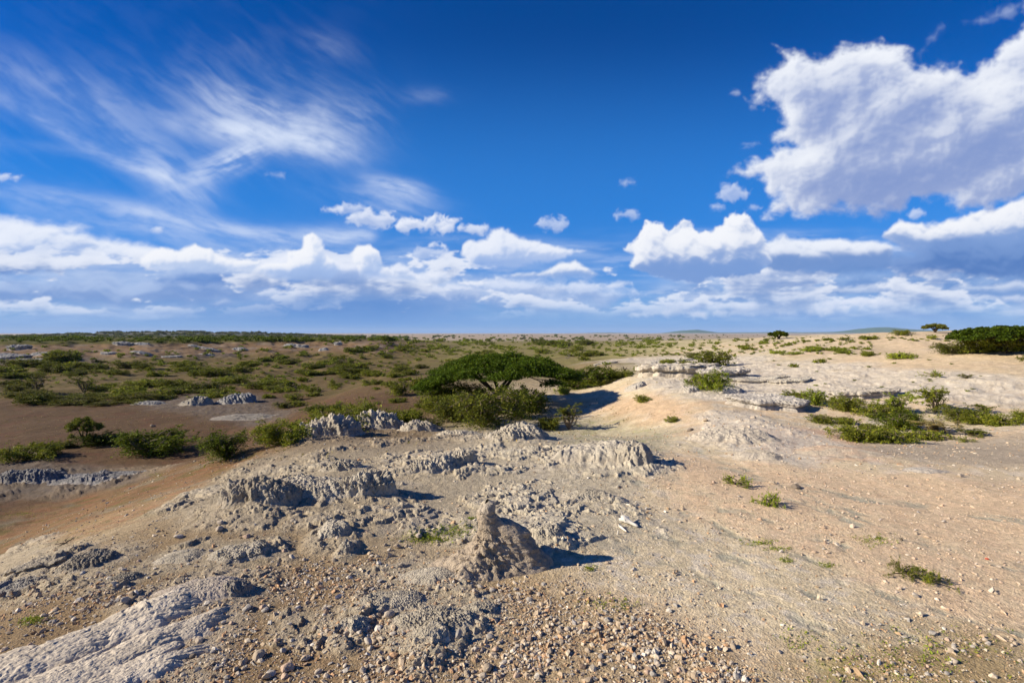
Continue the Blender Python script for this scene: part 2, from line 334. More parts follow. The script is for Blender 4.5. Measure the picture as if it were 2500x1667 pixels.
# ------------------------------------------------------------------ terrain
def terrain():
    a_in = np.radians(np.arange(-52, 52.01, 0.08)); a_out = np.radians(np.arange(54, 306.1, 2.0))
    az = np.concatenate([a_in, a_out])
    rr = [1.0, 1.6, 2.2, 2.8, 3.4, 4.0, 4.5, 5.0]
    D = 960.0
    while D > 238: rr.append(CAMZ * F / D); D -= 1.1
    r = rr[-1]
    while r < 400: r *= 1.006; rr.append(r)
    while r < 3200: r *= 1.011; rr.append(r)
    while r < 60000: r *= 1.035; rr.append(r)
    R = np.array(rr)[:, None]; A = az[None, :]
    x = R * np.sin(A); y = R * np.cos(A); r = R + 0 * A
    x = x.ravel(); y = y.ravel(); r = r.ravel()
    a, l = lp(x, y)
    az_ = np.where(y < 0, 9, a)
    wl = 0.05 * fbm(a * 14, l * 14, 4, 71) + 0.02 * fbm(a * 60, l * 60, 3, 72)
    rk = np.zeros_like(x)
    for Z in ROCKZ: rk = np.maximum(rk, zm(a, l, Z, 0.035, wl))
    gz = np.zeros_like(x)
    for Z in GREYZ: gz = np.maximum(gz, zm(a, l, Z, 0.03, wl * 0.8))
    rk[y < 0] = 0; gz[y < 0] = 0
    pz, pm = pedestal(x, y); rk = np.maximum(rk, ss(.15, .6, pm + 0.6 * wl * 4) * (y > 0) * (x < 5))
    slabm = zm(a, l, ROCKZ[1], 0.05, wl); z = zlow(x, y) + rocky(x, y, r, rk * (1 - .8 * slabm), gz) + pz * (1 + .5 * fbm(x * 2.5, y * 2.5, 3, 78))
    # soil roughness
    fine = ss(90, 18, r); z = z + .05 * ss(22, 32, r) * ss(160, 70, r) * fbm(x * 1.1, y * 1.1, 4, 86, .6)
    z = z + fine * (0.014 * fbm(x * 2.3, y * 2.3, 5, 81) + 0.004 * fbm(x * 21, y * 21, 3, 82))
    z = z + 0.030 * rk * (1 - .6 * slabm) * ss(40, 12, r) * fbm(x * 5, y * 5, 5, 84, 0.65) * ss(-0.3, 0.4, perlin(x * 0.9, y * 0.9, 87))
    z = z + 0.25 * ss(90, 220, r) * ss(1200, 400, r) * fbm(x / 5, y / 5, 3, 85)
    rill = np.zeros_like(x)
    for k, P in enumerate(RILLS):
        d = line_dist(a, l, P) + 0.03 * fbm(a * 18, l * 18, 5, 88 + k, .6)
        g = ss(0.017, 0.001, np.abs(d - .008)) * ss(-0.2, 0.35, fbm(a * 16, l * 16, 3, 95 + k))
        rill = np.maximum(rill, g)
    z = z - 0.02 * rill
    # hills on the horizon, kept in the one ground sheet
    az2 = a
    def hillb(az0, w_, r0, h, rw=1800): return h * np.exp(-((az2 - az0) / w_) ** 2) * np.exp(-((r - r0) / rw) ** 2) * (y > 0)
    hz = hillb(math.atan((1690 - 1250) / F), 0.042, 18000, 125) + hillb(math.atan((2150 - 1250) / F), 0.055, 19000, 175) + hillb(math.atan((2300 - 1250) / F), 0.10, 21000, 90) \
        + hillb(math.atan((1480 - 1250) / F), 0.05, 21000, 42) + hillb(math.atan((1900 - 1250) / F), 0.16, 22000, 55) + hillb(math.atan((2600 - 1250) / F), 0.12, 16000, 90)
    z = z + hz * (1 + 0.25 * fbm(a * 30, l * 8, 4, 99))
    # ---- albedo
    N = len(x); col = np.empty((N, 3))
    def mixc(col, c, m): return col + (np.asarray(c) - col) * m[:, None]
    n_a = fbm(x * 0.30, y * 0.30, 4, 101); n_b = fbm(x * 1.9, y * 1.9, 4, 105); n_c = fbm(a * 30, l * 34, 4, 109); n_d = fbm(a * 90, l * 120, 3, 113)
    tan = np.array([0.385, 0.31, 0.205]); tan2 = np.array([0.44, 0.37, 0.26]); grey = np.array([0.415, 0.365, 0.275]); grey2 = np.array([0.33, 0.295, 0.225])
    pink = np.array([0.575, 0.435, 0.295]); pale = np.array([0.47, 0.40, 0.30]); orange = np.array([0.34, 0.20, 0.12]); brown = np.array([0.19, 0.135, 0.085])
    olive = np.array([0.17, 0.155, 0.065]); moss = np.array([0.25, 0.25, 0.08])
    col[:] = tan
    col = mixc(col, tan2, ss(-0.3, 0.4, n_a))
    right = ss(0.02, 0.22, a + 0.1 * n_c)
    col = mixc(col, [0.55, 0.465, 0.325], right); col = mixc(col, [.555, .43, .295], right * ss(-.2, .35, fbm(x * .12 + 3, y * .2, 4, 151)) * .9)
    col = mixc(col, [0.52, 0.46, 0.37], right * ss(-0.05, 0.4, n_c + 0.6 * n_b) * 0.9)
    col = mixc(col, [0.32, 0.28, 0.13], right * ss(0.05, 0.35, n_a + n_c) * ss(20, 60, r) * 0.35)
    # left valley soils
    lv = ss(-0.02, -0.25, a + 0.05 * n_c) * ss(14, 24, r)
    col = mixc(col, [0.235, 0.175, 0.115], lv)
    mid = ss(45, 75, r) * ss(0.36, 0.10, a)
    col = mixc(col, [0.245, 0.20, 0.115], mid)
    gr = ss(-0.05, 0.30, fbm(a * 8, l * 11, 4, 121) + 0.5 * n_d) * ss(42, 70, r)
    col = mixc(col, olive, gr * ss(0.55, 0.2, a) * 0.75)
    col = mixc(col, [0.30, 0.28, 0.11], ss(60, 200, r) * ss(1000, 700, r) * ss(0.66, 0.1, a) * ss(-0.45, 0.2, n_c + .4 * n_d) * (0.35 + 0.5 * ss(-.35, -.05, a)))
    m = zm(a, l, BROWNZ, 0.05, wl); col = mixc(col, brown, m * (0.75 + 0.25 * ss(-.3, .3, n_b)))
    col = mixc(col, [0.22, 0.13, 0.09], m * ss(0, 0.4, n_c) * 0.7)
    m = zm(a, l, ORANZ, 0.05, wl * 1.3); col = mixc(col, [0.35, 0.255, 0.16], m); col = mixc(col, [.37, .22, .135], m * .8 * ss(-0.1, 0.3, fbm(a * 25, l * 60 + a * 40, 4, 131)))
    col = mixc(col, [0.23, 0.21, 0.09], m * ss(0.0, 0.35, fbm(a * 22 + 5, l * 50 + a * 30, 4, 135)) * 0.8)
    m = zm(a, l, PALEZ, 0.04, wl); col = mixc(col, [0.40, 0.355, 0.25], m); col = mixc(col, [0.27, 0.27, 0.12], m * ss(0.0, 0.4, n_c + 0.4 * n_b) * 0.55)
    m = zm(a, l, PINKZ, 0.06, wl * 1.3); col = mixc(col, pink, m * (0.55 + 0.45 * ss(-.3, .3, n_c)))
    m = zm(a, l, PINK2, 0.04, wl); col = mixc(col, [0.48, 0.345, 0.225], m * .8)
    m = zm(a, l, PINK3, 0.04, wl); col = mixc(col, [0.52, 0.34, 0.23], m)
    m = zm(a, l, WASHZ, 0.04, wl); col = mixc(col, [0.37, 0.31, 0.235], m)
    m = ss(0.45, 0.62, a) * ss(38, 50, r) * ss(120, 90, r); col = mixc(col, [0.55, 0.43, 0.29], m * 0.7)
    # hollow of weathered soil below big rock and right of it
    m = zm(a, l, GRAVZ, 0.06, wl); col = mixc(col, [0.36, 0.28, 0.18], m); col = mixc(col, [0.30, 0.21, 0.13], m * ss(0.0, 0.4, n_b + n_c) * 0.6)
    m = zm(a, l, GRAV2, 0.08, wl); col = mixc(col, [0.34, 0.26, 0.15], m); col = mixc(col, [0.24, 0.235, 0.09], m * ss(0.1, 0.45, n_b + 0.5 * n_a) * 0.4)
    nearl = ss(-0.25, -0.55, a) * ss(16, 11, r); col = mixc(col, [0.26, 0.195, 0.12], nearl * 0.8)
    # bedrock
    col = mixc(col, grey, rk * 0.92); col = mixc(col, grey2, rk * ss(0.0, 0.4, n_b) * 0.6 * (1 - CRUST)); col = mixc(col, [0.50, 0.455, 0.365], CRUST * .85)
    col = mixc(col, [0.44, 0.395, 0.32], rk * ss(0.1, 0.5, n_a + 0.5 * n_b) * 0.6)
    col = mixc(col, [0.47, 0.415, 0.33], slabm * .7 * ss(-.35, .1, n_b + .5))
    gcol = np.where((a < 0)[:, None], np.array([[0.26, 0.245, 0.225]]), np.array([[0.53, 0.475, 0.39]]))
    col = col + (gcol - col) * (gz * (0.65 + 0.35 * ss(-0.3, 0.3, n_d)))[:, None]
    col = mixc(col, [0.33, 0.315, 0.245], rill * 0.9)
    # badland face on the far rim: pale eroded bank
    slope = ss(-5.4, -3.8, z) * ss(200, 240, r) * ss(400, 330, r) * ss(-0.1, -0.25, a)
    top = ss(-1.3, -0.1, z) * ss(240, 280, r) * ss(900, 600, r) * ss(-0.1, -0.25, a)
    col = mixc(col, [0.36, 0.27, 0.18], slope * 0.9); col = mixc(col, [0.42, 0.38, 0.32], slope * ss(0.05, 0.3, n_c) * 0.8)
    col = mixc(col, [0.15, 0.16, 0.04], top)
    # plain
    pl = ss(500, 1000, r); col = mixc(col, [0.33, 0.27, 0.205], pl)
    col = mixc(col, [0.28, 0.23, 0.17], pl * ss(-0.1, 0.35, fbm(a * 6, l * 22, 4, 141)) * 0.5)
    col = mixc(col, [0.16, 0.15, 0.07], ss(420, 600, r) * ss(1600, 1000, r) * ss(-0.25, 0.25, fbm(a * 14, l * 30, 4, 145)) * 0.7)
    hl = ss(-14, -8, z) * ss(1900, 2200, r) * ss(4000, 3500, r); col = mixc(col, [0.035, 0.045, 0.03], hl * (0.75 + 0.25 * ss(-.2, .2, n_d)))
    hh = ss(8, 25, hz); col = mixc(col, [0.05, 0.10, 0.055], hh)
    n_e = fbm(x * 5.5, y * 5.5, 3, 161, .65); col *= (1 + 0.16 * n_b + 0.16 * n_d + .22 * n_e * ss(45, 20, r) + .25 * ss(18, 30, r) * fbm(x * 1.3, y * 1.3, 4, 165, .7))[:, None]
    # browner soil toward the left, with cloud shade darkened into the albedo too
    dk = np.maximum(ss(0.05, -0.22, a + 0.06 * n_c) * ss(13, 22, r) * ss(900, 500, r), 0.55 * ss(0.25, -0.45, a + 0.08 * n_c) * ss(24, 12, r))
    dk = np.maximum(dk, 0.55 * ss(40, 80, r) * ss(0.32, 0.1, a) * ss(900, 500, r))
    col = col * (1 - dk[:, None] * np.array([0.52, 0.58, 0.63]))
    lum_ = col.mean(1, keepdims=True); col = lum_ + (col - lum_) * 1.12
    col = np.clip(col, 0.01, 0.7)
    V = np.stack([x, y, z], 1)
    nc_ = len(az)
    # make the seam continuous: columns wrap around
    Fq = grid_faces(len(rr), nc_, wrap=True)
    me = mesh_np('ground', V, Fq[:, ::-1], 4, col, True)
    # centre disc
    return me, (np.array(rr), az, z.reshape(len(rr), nc_))

def soil_mat(name, colattr=True, base=(0.4, 0.35, 0.3), bump=0.5, fs=1.0, grain=0.22, flat=0.0):
    m = bpy.data.materials.new(name); m.use_nodes = True; n = m.node_tree.nodes; L = m.node_tree.links
    b = n['Principled BSDF']; b.inputs['Roughness'].default_value = 0.95; b.inputs['Specular IOR Level'].default_value = 0.12
    tc = n.new('ShaderNodeTexCoord')
    if colattr:
        at = n.new('ShaderNodeAttribute'); at.attribute_name = 'col'; src = at.outputs['Color']
    else:
        rg = n.new('ShaderNodeRGB'); rg.outputs[0].default_value = (*base, 1); src = rg.outputs[0]
    def noise(s, d=6, r=0.6):
        t = n.new('ShaderNodeTexNoise'); t.inputs['Scale'].default_value = s; t.inputs['Detail'].default_value = d; t.inputs['Roughness'].default_value = r
        L.new(tc.outputs['Object'], t.inputs['Vector']); return t
    n1 = noise(9 * fs, 8, 0.7); n2 = noise(46 * fs, 3, 0.6)
    vo = n.new('ShaderNodeTexVoronoi'); vo.inputs['Scale'].default_value = 26 * fs; L.new(tc.outputs['Object'], vo.inputs['Vector'])
    mr = n.new('ShaderNodeMapRange'); mr.inputs[1].default_value = 0.3; mr.inputs[2].default_value = 0.7; mr.inputs[3].default_value = 1 - grain; mr.inputs[4].default_value = 1 + grain
    L.new(n1.outputs[0], mr.inputs[0])
    mr2 = n.new('ShaderNodeMapRange'); mr2.inputs[1].default_value = 0.3; mr2.inputs[2].default_value = 0.7; mr2.inputs[3].default_value = 1 - grain * 0.8; mr2.inputs[4].default_value = 1 + grain * 0.8
    L.new(n2.outputs[0], mr2.inputs[0])
    mu = n.new('ShaderNodeMath'); mu.operation = 'MULTIPLY'; L.new(mr.outputs[0], mu.inputs[0]); L.new(mr2.outputs[0], mu.inputs[1])
    vm = n.new('ShaderNodeVectorMath'); vm.operation = 'SCALE'; L.new(src, vm.inputs[0]); L.new(mu.outputs[0], vm.inputs['Scale'])
    L.new(vm.outputs[0], b.inputs['Base Color'])
    ad = n.new('ShaderNodeMath'); ad.operation = 'MULTIPLY_ADD'; ad.inputs[1].default_value = 0.6; L.new(n2.outputs[0], ad.inputs[0]); L.new(n1.outputs[0], ad.inputs[2])
    ad2 = n.new('ShaderNodeMath'); ad2.operation = 'MULTIPLY_ADD'; ad2.inputs[1].default_value = -0.35; L.new(vo.outputs['Distance'], ad2.inputs[0]); L.new(ad.outputs[0], ad2.inputs[2])
    bp = n.new('ShaderNodeBump'); bp.inputs['Strength'].default_value = bump; bp.inputs['Distance'].default_value = 0.035
    L.new(ad2.outputs[0], bp.inputs['Height']); L.new(bp.outputs[0], b.inputs['Normal'])
    return m
M_ground = soil_mat('dry_soil', bump=0.95, grain=.26)
M_rock = soil_mat('weathered_rock', bump=1.0, fs=1.5, grain=0.2)
M_slab = soil_mat('smooth_cream_rock', bump=0.45, fs=.8, grain=0.16)
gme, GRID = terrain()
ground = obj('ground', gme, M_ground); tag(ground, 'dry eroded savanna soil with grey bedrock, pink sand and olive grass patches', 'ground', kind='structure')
print('terrain', time.time() - T0)

_rr, _az, _zz = GRID
def gz(x, y):
    """height of the finished ground sheet (bilinear)"""
    x = np.asarray(x, float); y = np.asarray(y, float); r = np.hypot(x, y); a = np.arctan2(x, y)
    i = np.clip(np.searchsorted(_rr, r) - 1, 0, len(_rr) - 2); t = np.clip((r - _rr[i]) / (_rr[i + 1] - _rr[i]), 0, 1)
    s = np.clip((a - _az[0]) / math.radians(0.08), 0, 1299.0); j = np.floor(s).astype(int); s = s - j
    return (_zz[i, j] * (1 - s) + _zz[i, j + 1] * s) * (1 - t) + (_zz[i + 1, j] * (1 - s) + _zz[i + 1, j + 1] * s) * t

# ------------------------------------------------------------------ sky dome carrying the clouds
def cloud_raster():
    st = 2.0
    us = np.arange(-700, 3200, st); vs = np.arange(-560, 822, st)
    U, Vv = np.meshgrid(us, vs); U = U.astype(np.float32); Vv = Vv.astype(np.float32)
    H, W = U.shape
    el = (813 - Vv)                      # pixels above horizon
    colr = np.zeros((H, W, 3)); alpha = np.zeros((H, W))
    WH = srgb(252, 252, 255)
    def over(c, a):
        nonlocal colr, alpha
        a = np.clip(a, 0, 1)
        na = a + alpha * (1 - a)
        colr = np.where(na[..., None] > 1e-4, (c * a[..., None] + colr * (alpha * (1 - a))[..., None]) / np.maximum(na, 1e-4)[..., None], 0)
        alpha = na
    over(srgb(58, 142, 230) * np.ones((H, W, 3)), 0.62 * ss(40, 560, Vv))
    # --- cirrus
    wx = U + 26 * fbm(U / 260, Vv / 260, 2, 201); wy = Vv + 26 * fbm(U / 260, Vv / 260, 2, 205)
    def fib(ang, ls, ws, seed, o=6, g=0.62):
        c, s = math.cos(math.radians(ang)), math.sin(math.radians(ang))
        p = wx * c + wy * s; q = -wx * s + wy * c
        return fbm(p / ls, q / ws, o, seed, g)
    f25 = fib(22, 210, 40, 211); f15 = fib(11, 260, 34, 217); f40 = fib(36, 230, 36, 223); fn = fib(-24, 180, 34, 231)
    soft_ = fbm(U / 120, Vv / 90, 5, 235)
    def ell(cx, cy, rx, ry, ang=0):
        c, s = math.cos(math.radians(ang)), math.sin(math.radians(ang)); dx = U - cx; dy = Vv - cy
        p = (dx * c + dy * s) / rx; q = (-dx * s + dy * c) / ry; return np.sqrt(p * p + q * q)
    fine_ = fbm(wx / 70 + wy / 190, (wy - .42 * wx) / 20, 5, 239, .55)
    def puff(e, f, a_, lo=-0.45, hi=0.55, wob=0.5):
        f = f + .35 * fine_
        return a_ * np.exp(-np.clip(e + wob * soft_ * 0.6, 0, 9) ** 2 * 1.1) * (0.12 + 0.88 * ss(lo, hi, f))
    ci = np.zeros_like(U)
    def addc(x_):
        nonlocal ci
        ci = 1 - (1 - ci) * (1 - np.clip(x_, 0, 1))
    addc(puff(ell(600, 320, 150, 42, 8), 0.5 * f25 + 0.8 * soft_ + 0.2, 0.92)); addc(puff(ell(760, 345, 120, 40, 12), 0.5 * f25 + 0.8 * soft_ + 0.15, 0.85))
    addc(puff(ell(650, 275, 150, 40, 18), f25 + 0.4 * soft_, 0.6)); addc(puff(ell(790, 280, 50, 34, 30), soft_, 0.5))
    addc(puff(ell(580, 385, 110, 32, -22), fn, 0.85)); addc(puff(ell(470, 440, 90, 26, -26), fn, 0.4))
    addc(puff(ell(590, 270, 240, 75, 22), f40, 0.30, -0.3, 0.7)); addc(puff(ell(870, 300, 75, 80, 40), f40, 0.30, -0.3, 0.7))
    addc(puff(ell(760, 210, 200, 40, 34), f40, 0.13, -0.2, 0.7))
    def streak(P, wd, a_, f):
        d = line_dist(U, Vv, P); return a_ * np.exp(-(d / wd) ** 2 * (1 + 0.7 * soft_)) * (0.25 + 0.75 * ss(-0.5, 0.5, f + 0.4 * soft_ + .4 * fine_))
    addc(streak([(-200, 190), (-80, 215), (60, 265), (180, 335), (260, 385), (400, 432)], 20, 0.62, f25))
    addc(streak([(-80, 130), (120, 205), (260, 270), (330, 350), (420, 430), (480, 480)], 52, 0.42, f40))
    addc(streak([(-200, 100), (100, 190), (300, 290)], 70, 0.18, f40)); addc(streak([(250, 240), (420, 300)], 30, 0.25, f25))
    addc(streak([(-80, 452), (140, 480), (330, 512), (520, 552), (700, 590), (900, 572)], 22, 0.55, f15))
    addc(streak([(60, 500), (400, 560), (620, 600), (850, 590)], 40, 0.38, f15)); addc(streak([(-80, 340), (200, 370), (420, 440)], 14, 0.2, f15))
    addc(puff(ell(970, 455, 75, 20, 14), f15, 0.75, -0.6, 0.4)); addc(puff(ell(940, 490, 130, 34, 8), f25, 0.4))
    addc(0.09 * ss(-0.3, 0.6, f40 + 0.8 * soft_) * ss(1100, 300, U) * ss(-250, 150, Vv) * ss(620, 300, Vv))
    addc(puff(ell(1050, 232, 60, 22, 0), f25, 0.16)); addc(puff(ell(800, 110, 70, 34, 20), f40, 0.16))
    ci = ci * (0.50 + 0.48 * ss(430, 600, U + 0.45 * Vv)) 
    ci = ci * (.42 + .58 * ss(70, 240, Vv + .12 * U))
    over(srgb(226, 236, 254) * np.ones((H, W, 3)), ci)
    # --- general veil of stratus close to the horizon
    n1 = fbm(U / 300, Vv / 46, 5, 251, 0.5); n2 = fbm(U / 120, Vv / 28, 6, 257, 0.52)
    L_ = ss(900, 300, U); R_ = ss(1500, 1750, U)
    band = ss(545, 640, Vv - 45 * L_ + 25 * n1) * ss(818, 770, Vv)
    veil = band * (0.50 + 0.5 * ss(-0.25, 0.35, n1)) * (0.55 + 0.45 * np.maximum(L_, R_))
    gap = ss(1250, 1350, U) * ss(1500, 1400, U) * ss(610, 640, Vv) + ss(1460, 1500, U) * ss(1640, 1580, U) * ss(560, 640, Vv)
    veil = veil * (1 - 0.35 * np.clip(gap, 0, 1))
    t = ss(-0.45, 0.55, 0.8 * n2 + 0.6 * n1)[..., None]
    dark = srgb(104, 148, 212); lt = srgb(186, 206, 240)
    over(lerp(dark, lt, t), veil * 0.93)
    stk = ss(0.08, 0.42, fbm(U / 200, Vv / 22, 6, 263, 0.55)) * band * ss(800, 760, Vv)
    over(srgb(232, 238, 252) * np.ones((H, W, 3)), stk * 0.5 * (0.35 + 0.65 * np.maximum(L_, R_)))
    # rain shade in the middle
    rs_ = ss(1.0, 0.2, ell(880, 755, 330, 62)); over(srgb(66, 124, 200) * np.ones((H, W, 3)), rs_ * 0.7)
    over(srgb(104, 160, 226) * np.ones((H, W, 3)), 0.62 * ss(735, 812, Vv))

    # broken cumulus field receding to the horizon (cloud plane coordinates shrink with distance)
    def cumfield():
        e_ = np.sqrt(np.maximum(813 - Vv, 1.0) ** 2 + 75 ** 2); X_ = U / 110; Y_ = Vv / 40
        b_ = billow(X_, Y_, 6, 285, .55); f_ = fbm(X_ * .55, Y_ * .6, 6, 291, .55); hl_ = fbm(X_ * .2 + 4, Y_ * .35, 2, 297)
        n_ = .40 * b_ + .8 * f_ + .5 * hl_
        thr = .13 + .55 * ss(640, 560, Vv + 50 * L_ * 0) + .35 * ss(1250, 1350, U) * ss(1640, 1560, U) * ss(740, 690, Vv)
        d_ = n_ - thr
        A_ = ss(0, .16, d_) * ss(560, 640, Vv) * ss(790, 735, Vv)
        k_ = np.maximum((813 - Vv) / 16, 1.0)
        up = 0
        for q_ in (1, 2, 4):
            iy = np.clip(np.arange(H)[:, None] - np.round(k_ * q_ / st * 1.2).astype(int), 0, H - 1); up = up + np.clip(np.take_along_axis(d_, iy, 0), 0, .5)
        lum_ = 1 / (1 + np.exp(-9 * (.34 - up * .55 + .25 * d_)))
        fogc = ss(690, 805, Vv)[..., None]
        lit_ = lerp(srgb(240, 244, 254), srgb(196, 214, 245), fogc); shd_ = lerp(srgb(112, 148, 206), srgb(128, 168, 222), fogc)
        over(lerp(shd_, lit_, lum_[..., None]), A_ * .9)

    def blur(a_, r_):
        for ax in (0, 1):
            for _ in range(2):
                c = np.cumsum(np.concatenate([np.repeat(np.take(a_, [0], ax), r_ + 1, ax), a_, np.repeat(np.take(a_, [-1], ax), r_, ax)], ax), ax)
                n_ = a_.shape[ax]
                a_ = (np.take(c, np.arange(2 * r_ + 1, 2 * r_ + 1 + n_), ax) - np.take(c, np.arange(0, n_), ax)) / (2 * r_ + 1)
        return a_
    def cumulus(P, amp, sc_, soft, T, light, k, dens, lit, shd, a_max=1.0, seed=300, relief=0.9, basev=None, basew=40, asp=1.0, o=7, fade=None, con=0.55, big=0.0, rot=-22, puff_=0.0, wisp=0.0, tex=0.10):
        P = np.asarray(P, float); m_ = 260
        u0, u1 = P[:, 0].min() - m_, P[:, 0].max() + m_; v0, v1 = P[:, 1].min() - m_, P[:, 1].max() + m_
        i0 = max(int((v0 - vs[0]) / st), 0); i1 = min(int((v1 - vs[0]) / st), H); j0 = max(int((u0 - us[0]) / st), 0); j1 = min(int((u1 - us[0]) / st), W)
        u = U[i0:i1, j0:j1]; v = Vv[i0:i1, j0:j1]
        qx = u + 0.30 * sc_ * fbm(u / sc_, v / sc_, 3, seed + 20); qy = v + 0.30 * sc_ * fbm(u / sc_ + 9, v / sc_, 3, seed + 24)
        b = billow(qx / sc_, qy / sc_ * asp, o, seed, 0.55); f = fbm(qx / (sc_ * 1.7), qy / (sc_ * 1.7) * asp, o, seed + 9, 0.58)
        b3 = billow(qx / sc_, qy / sc_ * asp, 5, seed, 0.5)
        if puff_:
            pf = 0; wt = 1.0; cs = sc_ * 0.75
            for q_ in range(4):
                f1 = worley(qx / cs + 3.7 * q_, qy / cs * asp, seed + 60 + q_); pf = pf + wt * np.sqrt(np.clip(1 - (f1 / 0.95) ** 2, 0, 1)); wt *= 0.52; cs *= 0.48
            pf = pf / 1.9 - 0.62
            b = lerp(b, 1.7 * pf, puff_); b3 = lerp(b3, 2.2 * pf, puff_)
        if wisp:
            wf = fbm((u + .6 * v) / (sc_ * .42), (v - .35 * u) / (sc_ * .26), 6, seed + 70, .62); f = f + wisp * wf
        d = poly_sdf(u, v, P) + amp * (0.7 * b + 1.0 * f - 0.08)
        A = ss(0, soft, d + 0.25 * soft * f) * a_max
        h = T * (1 - np.exp(-np.clip(d, 0, None) / T)) + relief * (0.30 * sc_ * b3 + 0.35 * sc_ * f)
        lx, ly = light; lum = 0
        for (e, wt, br) in ((1, 0.22, 0), (3, 0.34, 1), (8, 0.45, 3), (20, 0.40, 7)):
            hb = blur(h, br) if br else h; g = (np.roll(np.roll(hb, int(round(-ly * e)), 0), int(round(-lx * e)), 1) - np.roll(np.roll(hb, int(round(ly * e)), 0), int(round(lx * e)), 1)) / (2 * e * st)
            # g > 0 : surface rises away from the sun side, so it faces the sun
            lum = lum - wt * np.tanh(g * 2.2)
        den = np.clip(d / T, 0, 1); tau = 0
        for i in range(1, 15):
            s_ = i * k / st; tau = tau + np.roll(np.roll(den, int(round(-ly * s_)), 0), int(round(-lx * s_)), 1)
        tau = blur(tau / 14, 5)
        lum = np.exp(-dens * tau) + con * lum + tex * f + 0.06
        if big:
            c_, s_2 = math.cos(math.radians(rot)), math.sin(math.radians(rot))
            q1 = u * c_ + v * s_2; q2 = -u * s_2 + v * c_
            lum = lum + big * fbm(q1 / 260, q2 / 90, 6, seed + 40, 0.55)
        lum = lum + 0.15 * (1 - ss(0, soft * 2.2, d))
        if fade: A = A * (1 - ss(fade[0], fade[1], v + 0.5 * sc_ * f + 0.25 * sc_ * b))
        if basev is not None:
            bm = ss(basev - basew, basev + basew * 0.4, v + basew * f + 8 * b)
            lum = lum - 0.95 * bm
        lum = 1 / (1 + np.exp(-3.1 * (lum - 0.70)))
        c = lerp(shd, lit, lum[..., None])
        full = np.zeros((H, W)); fc = np.zeros((H, W, 3)); full[i0:i1, j0:j1] = A; fc[i0:i1, j0:j1] = c
        over(fc, full)
    k5 = 1250 / 2352.0
    Z = lambda L: [(1250 + a * k5, b * k5) for a, b in L]
    Zl = lambda L: [(a * k5, b * k5) for a, b in L]
    lit = srgb(250, 251, 255); lit2 = srgb(226, 233, 250); sA = srgb(140, 160, 208); sB = srgb(98, 138, 196)
    # small fragments
    for (cx, cy, rx, ry, a_) in [(22, 432, 30, 9, .7), (385, 563, 14, 7, .7), (812, 512, 26, 8, .8), (915, 535, 60, 20, .85), (865, 510, 36, 12, .6), (1040, 550, 62, 18, 1), (1140, 555, 60, 10, .8), (1070, 600, 26, 9, .8), (1060, 618, 50, 14, .5),
                                 (1340, 548, 40, 12, .6), (1535, 446, 20, 11, .4), (1535, 524, 34, 8, .5), (1800, 228, 14, 12, .35), (1830, 350, 26, 12, .35), (1785, 470, 44, 20, .6), (1750, 505, 18, 8, .5), (1840, 505, 16, 8, .4), (2240, 522, 20, 9, .6), (670, 428, 26, 6, .3)]:
        th = np.linspace(0, 2 * np.pi, 10, endpoint=False)
        cumulus(np.stack([cx + rx * np.cos(th), cy + ry * np.sin(th)], 1), 12 + rx * 0.3, 26 + rx * 0.5, 16, 16, (-0.4, -0.9), 2.0, 1.0, srgb(240, 244, 255), srgb(170, 190, 230), a_, 400 + int(cx) % 97, 0.5, asp=1.3, o=5)
    # lower layers right
    LG = (-0.35, -0.93)
    cumulus(Z([(540, 1450), (760, 1405), (900, 1420), (1100, 1390), (1400, 1400), (1650, 1390), (1500, 1440), (1200, 1450), (850, 1465)]), 16, 44, 14, 26, LG, 3, 0.8, srgb(236, 240, 252), srgb(176, 198, 236), .85, 500, .8, asp=1.6)
    cumulus(Z([(650, 1290), (900, 1230), (1300, 1210), (1750, 1200), (2352, 1150), (3100, 1140), (3100, 1420), (2352, 1420), (1700, 1400), (1250, 1410), (800, 1390)]), 30, 130, 50, 60, LG, 3, 1.2, srgb(156, 186, 230), srgb(98, 142, 206), .95, 540, .8, asp=2.2, con=0.3, big=1.3, rot=2)
    cumulus(Z([(700, 1370), (950, 1320), (1250, 1330), (1700, 1300), (2000, 1310), (2352, 1290), (3000, 1290), (3000, 1310), (2000, 1350), (1300, 1375), (900, 1385)]), 20, 60, 20, 26, LG, 3, 0.9, srgb(228, 235, 250), srgb(150, 180, 226), .8, 520, .8, asp=1.9, fade=(700, 745))
    cumulus(Z([(980, 1320), (1120, 1290), (1300, 1300), (1420, 1320), (1200, 1350), (1000, 1350)]), 14, 50, 14, 26, LG, 3, 0.9, srgb(228, 235, 250), srgb(150, 180, 226), .8, 521, .8, asp=1.5)
    cumulus(Z([(1330, 1395), (1500, 1370), (1850, 1355), (1900, 1385), (1700, 1400), (1400, 1412)]), 8, 50, 12, 14, LG, 2, 0.6, srgb(240, 243, 255), srgb(205, 218, 244), .9, 530, .6, asp=2.6)
    cumulus(Z([(1900, 1370), (2200, 1340), (2600, 1350), (2600, 1380), (2200, 1390)]), 12, 50, 14, 20, LG, 2, 0.8, srgb(225, 232, 250), srgb(150, 180, 225), .7, 531, .6, asp=2.2)
    # left bank: broad grey sheet, then brighter decks
    cumulus(Zl([(-500, 1230), (400, 1230), (1000, 1220), (1700, 1230), (2400, 1300), (2900, 1330), (2800, 1440), (2200, 1430), (1500, 1440), (800, 1440), (-500, 1440)]), 26, 120, 55, 70, (0, -1), 3, 1.2, srgb(176, 198, 236), srgb(112, 150, 210), 1, 555, .8, asp=2.2, con=0.3, big=1.4, rot=3)
